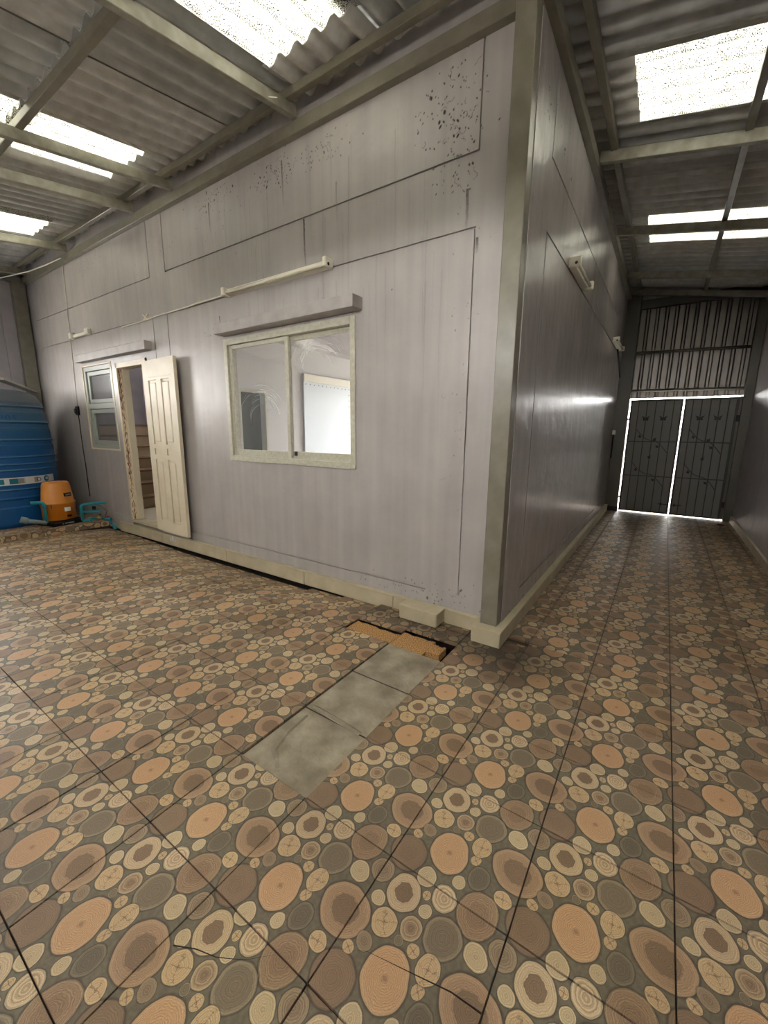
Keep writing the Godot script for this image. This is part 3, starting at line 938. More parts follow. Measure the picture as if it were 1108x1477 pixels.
func build_roof():
	var roof := base("ceiling")
	struct(roof, "underside of corrugated lean-to roof with translucent sheets on steel purlins")
	var left := func(u: float, v: float, h: float) -> Vector3: return Vector3(u, RL0 - SL * (v - WL) + h, v)
	var right := func(u: float, v: float, h: float) -> Vector3: return Vector3(v, RL0 - SR * (v - WR) + h, u)
	# yard roof: strips 0.76 wide in x; which strips let light through
	var edges := [-8.15, -7.47, -6.34, -5.58, -4.86, -4.14, -3.36, -2.56, -1.79, -1.06, -0.28, 0.36, 1.12, 1.90]
	var clear := {1: false, 2: true, 5: true, 8: true, 11: true}
	for i in edges.size() - 1:
		var lap := 0.05
		var is_clear: bool = clear.get(i, false)
		for row in [[-0.30, 1.12, 0], [1.0, 2.9, 1], [2.78, 4.75, 0]]:
			var off: float = 0.010 * ((i % 2) + row[2] * 2)
			var v0: float = row[0]
			if is_clear and row[2] == 0 and v0 < 0.0:
				# short opaque piece at the head, then the translucent sheet
				var cut: float = {2: 0.16, 5: 0.17, 8: 0.16, 11: 0.16}[i]
				node("roof_sheet", corrugated(edges[i] - lap, edges[i + 1], -0.30, cut + 0.06, 0, wave_h, func(u, v, h): return left.call(u, v, h + off - 0.007), 0.006, 44), M.fibre, roof)
				v0 = cut
			if is_clear:
				node("skylight_sheet", corrugated(edges[i] - 0.01, edges[i + 1] + 0.02, v0, row[1], 0, wave_h, func(u, v, h): return left.call(u, v, h + off), 0.003, 44), M.skylight, roof)
			else:
				node("roof_sheet", corrugated(edges[i] - lap, edges[i + 1] + 0.02, v0, row[1], 0, wave_h, func(u, v, h): return left.call(u, v, h + off), 0.006, 44), [M.fibre, M.fibre_grey][(i + row[2]) % 2], roof)
	# passage roof: strips along z
	var ze := [-0.20, -1.05, -1.80, -2.6, -3.52, -4.29, -5.0, -5.75, -6.5]
	for i in ze.size() - 1:
		var off := 0.010 * (i % 2)
		if i == 1 or i == 4:
			node("roof_sheet", corrugated(ze[i], ze[i + 1], -0.2, 0.30, 0, wave_h, func(u, v, h): return right.call(u, v, h + off - 0.007), 0.006, 44), M.fibre, roof)
			node("skylight_sheet", corrugated(ze[i], ze[i + 1] - 0.02, 0.255, 2.0, 0, wave_h, func(u, v, h): return right.call(u, v, h + off), 0.003, 44), M.skylight, roof)
		else:
			node("roof_sheet", corrugated(ze[i] + 0.06, ze[i + 1] - 0.03, -0.2, 2.0, 0, wave_h, func(u, v, h): return right.call(u, v, h + off), 0.006, 44), [M.fibre_grey, M.fibre][i % 2], roof)
	# gable between the two roofs
	var s := S()
	prism(s, PackedVector2Array([Vector2(-0.05, 3.90), Vector2(1.9, 3.56), Vector2(1.9, 3.99), Vector2(-0.05, 3.99)]), Vector3(0, 0, -0.21), Vector3.RIGHT, Vector3.UP, 0.01)
	obj("gable_sheet", s, M.fibre_grey, roof)
	# yard rafters: undersides start at the wall beam and fall with the roof
	for x in [-7.75, -6.20, -4.37, -3.60, -1.87, -0.03]:
		s = S()
		for z in [[-0.12, 4.5]]:
			var ya: float = 3.755 - SL * (z[0] - WL) + 0.005
			var yb: float = 3.755 - SL * (z[1] - WL) + 0.005
			slope_bar(s, Vector3(x - 0.0, ya, z[0]), Vector3(x, yb, z[1]), 0.05, 0.085)
		obj("rafter", s, M.steel_light, roof)
	# yard purlins
	for z in [-0.02, 1.09, 2.3, 3.5]:
		s = S()
		var y: float = RL0 - SL * (z - WL)
		bx(s, Vector3(-8.05, y - 0.062, z - 0.025), Vector3(1.8 if z > 0 else -0.05, y - 0.002, z + 0.025), 0.003)
		obj("purlin", s, M.steel, roof)
	# passage rafters
	for z in [-1.95, -3.55, -5.18, -6.12]:
		s = S()
		var ya := 3.74
		slope_bar(s, Vector3(-0.01, ya, z), Vector3(XR, ya - SR * (XR + 0.01), z), 0.05, 0.09)
		obj("rafter", s, M.steel_light, roof)
	for x in [0.11, 1.01]:
		s = S()
		var y: float = RL0 - SR * (x - WR)
		bx(s, Vector3(x - 0.025, y - 0.075, -6.35), Vector3(x + 0.025, y - 0.004, -0.2), 0.003)
		obj("purlin", s, M.steel, roof)

func slope_bar(s: SurfaceTool, a: Vector3, b: Vector3, w: float, h: float):
	# rectangular bar whose underside centre line runs from a to b
	var t := (b - a).normalized()
	var side := t.cross(Vector3.UP).normalized()
	var up := side.cross(t).normalized()
	bx(s, Vector3(-w / 2, 0, -(b - a).length()), Vector3(w / 2, h, 0), 0.004, Transform3D(Basis(side, up, -t), a))

# ---------------------------------------------------------------- corner column, skirting
func build_column_and_skirting():
	var c := base("steel_column", Vector3(-0.11, 0.109, -0.14))
	tag(c, "tall olive grey steel column at the house corner, standing on a cream plinth", "column")
	var s := S()
	bx(s, Vector3(-0.062, 0, -0.06), Vector3(0.055, 3.86, 0.063), 0.004)
	obj("post", s, M.steel, c)
	s = S()
	bx(s, Vector3(-0.07, 0, -0.035), Vector3(-0.055, 3.80, -0.028))
	bx(s, Vector3(0.05, 0, -0.075), Vector3(0.057, 3.80, -0.062))
	obj("edge_strip", s, M.steel_light, c)
	# skirting along the long wall
	var b := base("baseboard_front")
	struct(b, "cream cement skirting along the long wall with a gap under it")
	var xs := [-5.66, -4.5, -3.15, -1.95, -0.94, -0.205]
	for i in xs.size() - 1:
		s = S()
		bx(s, Vector3(xs[i] + 0.002, -0.028 if i < 4 else -0.02, WL - 0.02), Vector3(xs[i + 1] - 0.002, 0.106, -0.142), 0.006)
		obj("skirting_board", s, M.skirt, b)
	s = S()
	bx(s, Vector3(-5.66, 0.098, WL - 0.02), Vector3(-0.205, 0.112, -0.136), 0.004)
	obj("coping", s, M.skirt, b)
	s = S()
	bx(s, Vector3(-0.80, 0.002, -0.15), Vector3(-0.478, 0.105, -0.012), 0.008)
	bx(s, Vector3(-0.806, 0.100, -0.15), Vector3(-0.472, 0.114, -0.006), 0.004)
	obj("cement_block", s, M.skirt, b)
	s = S()
	bx(s, Vector3(-0.207, -0.005, -0.16), Vector3(-0.003, 0.100, -0.003), 0.005)
	bx(s, Vector3(-0.211, 0.096, -0.16), Vector3(0.0, 0.112, 0.0), 0.004)
	obj("plinth", s, M.skirt, b)
	s = S()
	for q in [[-4.30, 0.035, 0.02], [-4.25, 0.045, 0.035], [-4.20, 0.03, 0.015]]:
		bx(s, Vector3(q[0], q[1], -0.1425), Vector3(q[0] + 0.02, q[1] + q[2] + 0.02, -0.1395))
	obj("paint_splash", s, M.white_bright, b)
	var b2 := base("baseboard_side")
	struct(b2, "cream cement skirting along the side wall of the passage")
	var zs := [-0.16, -0.55, -1.75, -2.95, -4.15, -5.35, -6.15]
	for i in zs.size() - 1:
		s = S()
		bx(s, Vector3(WR - 0.02, -0.01, zs[i + 1] + 0.002), Vector3(-0.003, 0.106, zs[i] - 0.002), 0.006)
		obj("skirting_board", s, M.skirt, b2)
	s = S()
	bx(s, Vector3(WR - 0.02, 0.098, -6.15), Vector3(0.0, 0.112, -0.15), 0.004)
	obj("coping", s, M.skirt, b2)

# ---------------------------------------------------------------- windows
func frame_ring(s: SurfaceTool, x0: float, x1: float, y0: float, y1: float, w: float, z0: float, z1: float, wb := -1.0, wt := -1.0):
	if wb < 0: wb = w
	if wt < 0: wt = w
	bx(s, Vector3(x0, y0, z0), Vector3(x0 + w, y1, z1), 0.003)
	bx(s, Vector3(x1 - w, y0, z0), Vector3(x1, y1, z1), 0.003)
	bx(s, Vector3(x0 + w, y0, z0), Vector3(x1 - w, y0 + wb, z1), 0.003)
	bx(s, Vector3(x0 + w, y1 - wt, z0), Vector3(x1 - w, y1, z1), 0.003)

func build_window_large():
	var w := base("window_1")
	struct(w, "large two-pane sliding window with cream aluminium frame")
	var s := S()
	frame_ring(s, -2.995, -1.335, 1.108, 2.300, 0.052, WL - 0.09, WL + 0.012, 0.055, 0.06)
	obj("window_frame", s, M.window_frame, w)
	s = S()
	bx(s, Vector3(-2.94, 1.160, WL - 0.05), Vector3(-1.39, 1.172, WL - 0.044))
	bx(s, Vector3(-2.94, 1.160, WL - 0.015), Vector3(-1.39, 1.170, WL - 0.009))
	bx(s, Vector3(-2.94, 2.226, WL - 0.05), Vector3(-1.39, 2.24, WL - 0.044))
	obj("sliding_track", s, M.window_frame, w)
	for p in [[-2.943, -2.105, WL - 0.04, WL - 0.012], [-2.175, -1.387, WL - 0.078, WL - 0.05]]:
		s = S()
		frame_ring(s, p[0], p[1], 1.165, 2.238, 0.042, p[2], p[3], 0.062, 0.035)
		var sash := obj("sash", s, M.window_frame, w)
		s = S()
		bx(s, Vector3(p[0] + 0.035, 1.22, (p[2] + p[3]) / 2 - 0.002), Vector3(p[1] - 0.035, 2.21, (p[2] + p[3]) / 2 + 0.002))
		var pane := obj("glass_pane", s, M.glass, sash)
		# wiped arcs of dried dust on the outside of the glass
		var zc: float = (p[2] + p[3]) / 2 + 0.0024
		var mid := Vector2((p[0] + p[1]) * 0.5, 1.55 if p[0] < -2.5 else 1.98)
		s = S()
		for k in 26:
			var rad := rng.randf_range(0.10, 0.33)
			var t0 := rng.randf_range(0.1, PI * 0.9)
			var t1 := t0 + rng.randf_range(0.4, 1.3)
			var th := rng.randf_range(0.0015, 0.006)
			var e := Vector2(rng.randf_range(-0.03, 0.03), rng.randf_range(-0.05, 0.05))
			for j in 8:
				var a := lerpf(t0, t1, j / 8.0)
				var b := lerpf(t0, t1, (j + 1) / 8.0)
				var q := []
				for arc in [[a, rad], [b, rad], [b, rad + th], [a, rad + th]]:
					var v: Vector2 = mid + e + Vector2(cos(arc[0]) * arc[1], sin(arc[0]) * arc[1] * 0.8)
					q.append(Vector3(clampf(v.x, p[0] + 0.045, p[1] - 0.045), clampf(v.y, 1.23, 2.19), zc))
				quad(s, q[0], q[1], q[2], q[3], Vector3.BACK)
		var sm := obj("wiped_dust", s, M.smear, pane)
		sm.set_meta("kind", "stuff")
	boxobj("latch", Vector3(-2.085, 1.19, WL - 0.055), Vector3(-2.062, 1.23, WL - 0.03), M.black, w)

func build_window_small():
	var w := base("window_2")
	struct(w, "small grey framed window of two stacked awning sashes beside the door")
	var s := S()
	frame_ring(s, -6.34, -5.43, 1.125, 2.30, 0.02, WL - 0.05, WL + 0.006)
	obj("window_frame", s, M.cream, w)
	s = S()
	frame_ring(s, -6.32, -5.45, 1.145, 2.28, 0.05, WL - 0.09, WL - 0.008, 0.05, 0.06)
	bx(s, Vector3(-6.27, 1.70, WL - 0.09), Vector3(-5.50, 1.775, WL - 0.008), 0.003)
	obj("grey_frame", s, M.window_frame_grey, w)
	for p in [[1.20, 1.695], [1.78, 2.215]]:
		s = S()
		frame_ring(s, -6.265, -5.505, p[0], p[1], 0.055, WL - 0.07, WL - 0.028)
		var sash := obj("sash", s, M.window_frame_grey, w)
		s = S()
		bx(s, Vector3(-6.22, p[0] + 0.05, WL - 0.052), Vector3(-5.55, p[1] - 0.05, WL - 0.048))
		obj("glass_pane", s, M.glass_haze_tint, sash)

# ---------------------------------------------------------------- door
func build_door():
	var d := base("door_1")
	struct(d, "open cream timber door folded back against the grey wall")
	var s := S()
	# jamb with flaking paint, head, right jamb, sill
	var za := WL - 0.13
	var zb := WL + 0.01
	s = S()
	bx(s, Vector3(-5.315, 0.17, zb - 0.055), Vector3(-5.275, 2.262, zb), 0.003)
	bx(s, Vector3(-4.545, 0.17, za), Vector3(-4.51, 2.262, zb), 0.003)
	bx(s, Vector3(-5.315, 2.195, za), Vector3(-4.51, 2.262, zb), 0.003)
	obj("door_frame", s, M.door_paint, d)
	s = S()
	quad(s, Vector3(-5.274, 0.175, zb - 0.055), Vector3(-5.274, 0.17, zb - 0.002), Vector3(-5.274, 2.195, zb - 0.002), Vector3(-5.274, 2.195, zb - 0.055), Vector3.RIGHT)
	obj("flaking_paint", s, M.peeling, d)
	s = S()
	bx(s, Vector3(-5.29, 0.17, za), Vector3(-5.235, 2.195, zb - 0.055), 0.003)
	obj("door_stop", s, M.door_paint, d)
	s = S()
	bx(s, Vector3(-5.29, 0.145, za), Vector3(-4.53, 0.178, zb + 0.005), 0.003)
	obj("door_sill", s, M.skirt, d)
	# leaf, hinged on the right jamb and swung right round
	var hinge := Vector3(-4.515, 0.165, WL + 0.028)
	var leaf_xf := Transform3D(Basis(Vector3.UP, deg_to_rad(-2.6)), hinge)
	var W := 0.745
	var H := 2.045
	var T := 0.036
	s = S()
	var rects := []
	for c in [[0.13, 0.315], [0.43, 0.615]]:
		for r in [[0.13, 0.955], [1.09, 1.17]]:
			pass
		rects.append([c[0], 0.14, c[1], 0.90, 0.016])
		rects.append([c[0], 1.08, c[1], 1.82, 0.016])
		rects.append([c[0], 0.955, c[1], 1.03, 0.012])
	sheet(s, Vector3(0, 0, T), Vector3.RIGHT, Vector3.UP, Vector3.BACK, [0.0, W], [0.0, H], rects, T)
	var leaf := node("door_leaf", commit(s), M.door_paint, d, leaf_xf)
	for c in [[0.13, 0.315], [0.43, 0.615]]:
		for r in [[0.14, 0.90], [1.08, 1.82]]:
			s = S()
			bx(s, Vector3(c[0] + 0.022, r[0] + 0.03, T - 0.018), Vector3(c[1] - 0.022, r[1] - 0.03, T - 0.001), 0.012)
			obj("raised_panel", s, M.door_paint, leaf)
	s = S()
	bx(s, Vector3(0.09, 1.85, T - 0.002), Vector3(0.66, 1.856, T + 0.004))
	bx(s, Vector3(0.10, 0.98, T - 0.002), Vector3(0.65, 0.984, T + 0.002))
	obj("moulding", s, M.door_paint, leaf)
	for y in [0.25, 1.05, 1.85]:
		s = S(true)
		tube(s, PackedVector3Array([Vector3(-0.008, y - 0.045, 0.016), Vector3(-0.008, y + 0.045, 0.016)]), 0.007, 8)
		obj("hinge", s, M.steel_dark, leaf)

# ---------------------------------------------------------------- inside the house
func build_interior():
	var s := S()
	bx(s, Vector3(-7.95, 0.05, -6.15), Vector3(-0.18, 0.176, WL - 0.135))
	struct(obj("floor_inside", s, M.inner_floor), "pale tiled floor inside the house")
	s = S()
	sheet(s, Vector3(-7.95, 3.05, WL - 0.135), Vector3.RIGHT, Vector3.FORWARD, Vector3.DOWN, [0.0, 7.77], [0.0, 5.85], [[1.3, 0.45, 1.75, 0.85, 0.1]], 0.1)  # unseen hole added so that daylight falls on the stairs
	struct(obj("ceiling_inside", s, M.inner_wall), "plain ceiling inside the house with an added light hole above the stairs")
	s = S()
	sheet(s, Vector3(-7.95, 0, -6.15), Vector3.RIGHT, Vector3.UP, Vector3.BACK, [0.0, 7.80], [0.0, 3.95], [[4.6, 1.0, 6.6, 2.3, 0.12]], 0.12)  # unseen opening added to light the room behind the large window
	struct(obj("wall_far", s, M.inner_wall), "far inner wall of the house with an added opening that lets in daylight")
	# partition seen through the large window
	s = S()
	sheet(s, Vector3(-4.2, 0, -0.3), Vector3.FORWARD, Vector3.UP, Vector3.RIGHT, [0.0, 5.85], [0.17, 3.06], [[0.93, 0.17, 1.36, 1.955, 0.1], [0.5, 2.40, 2.0, 2.41, 0.01]], 0.1)
	var p := obj("wall_partition", s, M.inner_wall)
	struct(p, "inner partition wall seen through the large window")
	s = S()
	bx(s, Vector3(-4.2, 0.17, -1.24), Vector3(-4.185, 1.99, -1.20), 0.002)
	bx(s, Vector3(-4.2, 0.17, -1.70), Vector3(-4.185, 1.99, -1.66), 0.002)
	bx(s, Vector3(-4.2, 1.955, -1.66), Vector3(-4.185, 1.99, -1.24), 0.002)
	obj("door_trim", s, M.window_frame, p)
	s = S()
	bx(s, Vector3(-4.2, 2.70, -6.1), Vector3(-3.95, 3.05, -0.3), 0.004)
	obj("concrete_beam", s, M.wall_plain, p)
	# closed dark box added behind the doorway to keep it black
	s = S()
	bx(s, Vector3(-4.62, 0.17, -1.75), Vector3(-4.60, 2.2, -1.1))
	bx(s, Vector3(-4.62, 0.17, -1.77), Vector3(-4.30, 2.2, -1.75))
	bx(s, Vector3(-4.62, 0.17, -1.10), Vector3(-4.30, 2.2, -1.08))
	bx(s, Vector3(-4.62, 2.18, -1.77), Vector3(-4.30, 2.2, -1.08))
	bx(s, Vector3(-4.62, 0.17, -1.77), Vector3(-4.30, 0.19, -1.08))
	obj("dark_backing_box", s, M.inner_dark, p)
	s = S()
	bx(s, Vector3(-4.198, 2.30, -1.08), Vector3(-4.17, 2.38, -0.82))
	bx(s, Vector3(-4.198, 2.12, -0.93), Vector3(-4.17, 2.30, -0.82))
	tag(obj("switch_box", s, M.steel_dark), "dark angled metal box on the inner wall above the doorway", "box")
	# white sheet with eyelets hung on the partition
	var sh := base("white_sheet", Vector3(-4.17, 0.7, -3.0))
	tag(sh, "bright white sheet with eyelets hanging inside behind the right window pane", "sheet")
	s = S()
	bx(s, Vector3(0, 0, -0.63), Vector3(0.012, 1.50, 0.57), 0.004)
	obj("cloth", s, M.white_bright, sh)
	s = S()
	bx(s, Vector3(0.008, 1.50, -0.95), Vector3(0.03, 1.62, 0.57), 0.004)
	obj("header_rail", s, M.white, sh)
	for k in 12:
		var z := 0.52 - k * 0.1
		tubeobj("eyelet", [Vector3(0.011, 1.46, z), Vector3(0.016, 1.46, z)], 0.010, M.steel_dark, sh, 6)
		tubeobj("eyelet", [Vector3(0.011, 1.36 - k * 0.1, -0.58), Vector3(0.016, 1.36 - k * 0.1, -0.58)], 0.010, M.steel_dark, sh, 6)
	s = S()
	bx(s, Vector3(-7.95, 0.17, -1.90), Vector3(-4.31, 3.05, -1.78))
	struct(obj("wall_stair", s, M.wall_plain), "grey inner wall beside the staircase")
	# stairs behind the door
	var st := base("staircase", Vector3(-6.0, 0.176, -0.35))
	tag(st, "beige staircase with nosing shadows put in as dark treads, climbing left behind the open door", "stairs")
	for k in 7:
		s = S()
		bx(s, Vector3(-0.27 * (k + 1) - 0.02, 0.0 if k == 0 else 0.19 * k - 0.02, -1.4), Vector3(-0.27 * k, 0.19 * (k + 1) - 0.03, 0))
		obj("riser", s, M.stair_riser, st)
		s = S()
		bx(s, Vector3(-0.27 * (k + 1), 0.19 * (k + 1) - 0.03, -1.4), Vector3(-0.27 * k + 0.025, 0.19 * (k + 1), 0), 0.004)
		obj("tread", s, M.stair_tread, st)

# ---------------------------------------------------------------- gate end of the passage
func butterfly(s: SurfaceTool, c: Vector3, k: float):
	var w := [Vector2(0.0, -0.02), Vector2(0.03, -0.035), Vector2(0.045, -0.012), Vector2(0.038, 0.005), Vector2(0.062, 0.05), Vector2(0.02, 0.03), Vector2(0.0, 0.012), Vector2(-0.02, 0.03), Vector2(-0.062, 0.05), Vector2(-0.038, 0.005), Vector2(-0.045, -0.012), Vector2(-0.03, -0.035)]
	var p := PackedVector2Array()
	for q in w:
		p.append(q * k)
	prism(s, p, c, Vector3.RIGHT, Vector3.UP, 0.006)

func leaf_shape(s: SurfaceTool, c: Vector3, k: float, a: float):
	var p := PackedVector2Array()
	for q in [Vector2(0, -0.04), Vector2(0.03, 0.0), Vector2(0.01, 0.01), Vector2(0.0, 0.045), Vector2(-0.012, 0.01), Vector2(-0.03, 0.0)]:
		p.append((q * k).rotated(a))
	prism(s, p, c, Vector3.RIGHT, Vector3.UP, 0.006)

func build_gate():
	for g in [[0.171, 0.942, "left"], [0.958, 1.665, "right"]]:
		var x0: float = g[0]
		var x1: float = g[1]
		var o := base("gate_leaf", Vector3(x0, 0.014, ZG))
		tag(o, "dark metal gate leaf with butterflies on bars, %s of the bright centre gap" % g[2], "gate")
		var W := x1 - x0
		var H := 1.998
		var s := S()
		bx(s, Vector3(0.0, 0.0, -0.012), Vector3(W, H, -0.008))
		obj("sheet_panel", s, M.gate_sheet, o)
		for f in [[0.0, 0.0, 0.03, H], [W - 0.03, 0.0, W, H], [0.03, 0.0, W - 0.03, 0.03], [0.03, H - 0.03, W - 0.03, H]]:
			boxobj("frame_bar", Vector3(f[0], f[1], -0.008), Vector3(f[2], f[3], 0.022), M.gate_bar, o, 0.003)
		var n := 6
		for k in range(1, n):
			boxobj("bar", Vector3(W * k / n - 0.007, 0.03, -0.002), Vector3(W * k / n + 0.007, H - 0.03, 0.012), M.gate_bar, o, 0.002)
		for y in [1.27, 0.66]:
			boxobj("cross_bar", Vector3(0.03, y - 0.008, -0.002), Vector3(W - 0.03, y + 0.008, 0.016), M.gate_bar, o, 0.002)
		for k in [2, 4]:
			s = S()
			butterfly(s, Vector3(W * k / n, 1.665, 0.014), 1.0)
			obj("butterfly", s, M.iron_black, o)
		for v in [[1.49, 1.0], [0.90, 1.0]]:
			var pts := []
			for t in 13:
				var q := t / 12.0
				var yy: float
				if q < 0.5: yy = v[0] - 0.20 * sin(q * PI) * 1.0
				else: yy = v[0] - 0.20 - 0.22 * (1.0 - cos((q - 0.5) * PI))
				pts.append(Vector3(lerpf(W / n, W * 5.0 / n, 1.0 - cos(q * PI / 2) if q < 0.0 else q), yy, 0.018))
			tubeobj("vine", pts, 0.006, M.gate_bar, o, 6)
			for q in [[0.26, -0.13, 0.3], [0.62, -0.30, 0.8]]:
				s = S()
				leaf_shape(s, Vector3(W * q[0], v[0] + q[1], 0.016), 0.9, q[2])
				obj("metal_leaf", s, M.iron_black, o)
		for q in [[0.5, 1.0, -0.5], [0.56, 1.31, -0.6]]:
			s = S()
			leaf_shape(s, Vector3(W * q[0], q[1], 0.016), 1.0, q[2])
			obj("metal_leaf", s, M.iron_black, o)
		# bolt near the foot, hinges on the outer side
		var inner: float = W - 0.16 if g[2] == "left" else 0.02
		s = S()
		bx(s, Vector3(inner, 0.17, 0.012), Vector3(inner + 0.14, 0.185, 0.03), 0.003)
		bx(s, Vector3(inner + 0.03, 0.15, 0.012), Vector3(inner + 0.05, 0.205, 0.035), 0.003)
		obj("bolt", s, M.iron_black, o)
		var hx: float = -0.05 if g[2] == "left" else W
		for y in [0.25, 1.66]:
			s = S(true)
			var r := 0.014 if g[2] == "left" else 0.03
			tube(s, PackedVector3Array([Vector3(hx + 0.02, y - 0.05, 0.01), Vector3(hx + 0.02, y + 0.05, 0.01)]), r, 8)
			s.set_smooth_group(-1)
			bx(s, Vector3(hx, y - 0.02, 0.0), Vector3(hx + 0.06, y + 0.02, 0.012), 0.002)
			obj("hinge", s, M.iron_black, o)
	var w := base("wall_gate")
	struct(w, "corrugated metal panel and steel posts above and beside the gate")
	boxobj("gate_post", Vector3(-0.06, -0.02, ZG - 0.06), Vector3(0.155, 3.75, ZG + 0.10), M.steel_dark, w, 0.005)
	boxobj("post_foot", Vector3(0.0, -0.01, ZG + 0.06), Vector3(0.165, 0.09, ZG + 0.13), M.iron_black, w, 0.004)
	boxobj("gate_post", Vector3(1.70, -0.02, ZG - 0.06), Vector3(XR, 3.6, ZG + 0.08), M.steel_dark, w, 0.005)
	boxobj("gate_post", Vector3(1.665, 0.02, ZG - 0.02), Vector3(1.70, 2.02, ZG + 0.02), M.steel_dark, w, 0.003)
	for r in [[2.17, 2.145, 0.022], [2.81, 2.765, 0.022]]:
		var s := S(true)
		tube(s, PackedVector3Array([Vector3(0.10, r[0], ZG + 0.0), Vector3(1.76, r[1], ZG + 0.0)]), r[2], 8)
		obj("rail", s, M.steel_dark, w)
	boxobj("head_beam", Vector3(0.0, 3.52, ZG - 0.06), Vector3(XR, 3.66, ZG + 0.02), M.steel_dark, w, 0.004)
	boxobj("top_panel", Vector3(-0.05, 3.60, ZG - 0.09), Vector3(XR, 3.99, ZG - 0.06), M.fibre_grey, w)
	# ribbed sheets
	var rib := func(t: float) -> float:
		var q := fposmod(t + 0.03, 0.136)
		if q < 0.012: return 0.03 * q / 0.012
		if q < 0.042: return 0.03
		if q < 0.054: return 0.03 * (0.054 - q) / 0.012
		return 0.0
	var k := 0
	for e in [[0.06, 0.66], [0.62, 1.24], [1.20, 1.80]]:
		var dz := 0.004 * k
		node("ribbed_sheet", corrugated(e[0], e[1], 2.035, 3.64, 0, rib, func(u, v, h): return Vector3(u, v, ZG - 0.075 + h + dz), 0.001, 100), M.zinc, w)
		k += 1

# ---------------------------------------------------------------- lamps (all switched off)
func lamp(called: String, at: Vector3, along: Vector3, out: Vector3, L: float, label: String, group: String):
	var o := Node3D.new()
	o.name = numbered(called)
	var down := Vector3.DOWN
	o.transform = Transform3D(Basis(along, -down, out) if along.cross(-down).dot(out) > 0 else Basis(-along, -down, out), at)
	add_child(o)
	tag(o, label, "lamp", group)
	var s := S()
	prism(s, PackedVector2Array([Vector2(-0.03, 0.0), Vector2(0.03, 0.0), Vector2(0.022, 0.045), Vector2(-0.022, 0.045)]), Vector3(-L / 2, 0, 0), Vector3(0, 1, 0), Vector3(0, 0, 1), L)
	obj("housing", s, M.lamp_body, o)
	s = S(true)
	tube(s, PackedVector3Array([Vector3(-L / 2 + 0.03, -0.012, 0.068), Vector3(L / 2 - 0.03, -0.012, 0.068)]), 0.014, 12)
	obj("tube", s, M.lamp_tube, o)
	for e in [-1.0, 1.0]:
		s = S()
		bx(s, Vector3(e * L / 2 - 0.018, -0.04, 0.0), Vector3(e * L / 2 + 0.018, 0.035, 0.095), 0.008)
		var cap := obj("end_cap", s, M.lamp_body, o)
		s = S(true)
		tube(s, PackedVector3Array([Vector3(e * (L / 2 + 0.017), -0.015, 0.06), Vector3(e * (L / 2 + 0.02), -0.015, 0.06)]), 0.012, 10)
		obj("socket", s, M.black, cap)

func build_lights():
	lamp("fluorescent_lamp", Vector3(-2.21, 2.70, WL), Vector3.RIGHT, Vector3.BACK, 1.28, "long unlit fluorescent batten on the grey wall above the sliding window", "unlit fluorescent battens on the house walls")
	lamp("fluorescent_lamp", Vector3(WR, 2.765, -1.64), Vector3.FORWARD, Vector3.RIGHT, 0.66, "unlit fluorescent batten high on the side wall, nearer the corner column", "unlit fluorescent battens on the house walls")
	lamp("fluorescent_lamp", Vector3(WR, 2.77, -5.05), Vector3.FORWARD, Vector3.RIGHT, 0.8, "unlit fluorescent batten high on the side wall, nearer the gate", "unlit fluorescent battens on the house walls")
	var o := base("lamp_bracket", Vector3(-6.2, 2.712, WL))
	tag(o, "short white lamp bracket without a tube above the small window", "lamp")
	boxobj("bracket_bar", Vector3(-0.28, -0.02, 0), Vector3(0.24, 0.02, 0.03), M.white, o, 0.004)
	for x in [-0.30, 0.22]:
		boxobj("tube_holder", Vector3(x, -0.035, 0), Vector3(x + 0.09, 0.05, 0.06), M.white, o, 0.01)

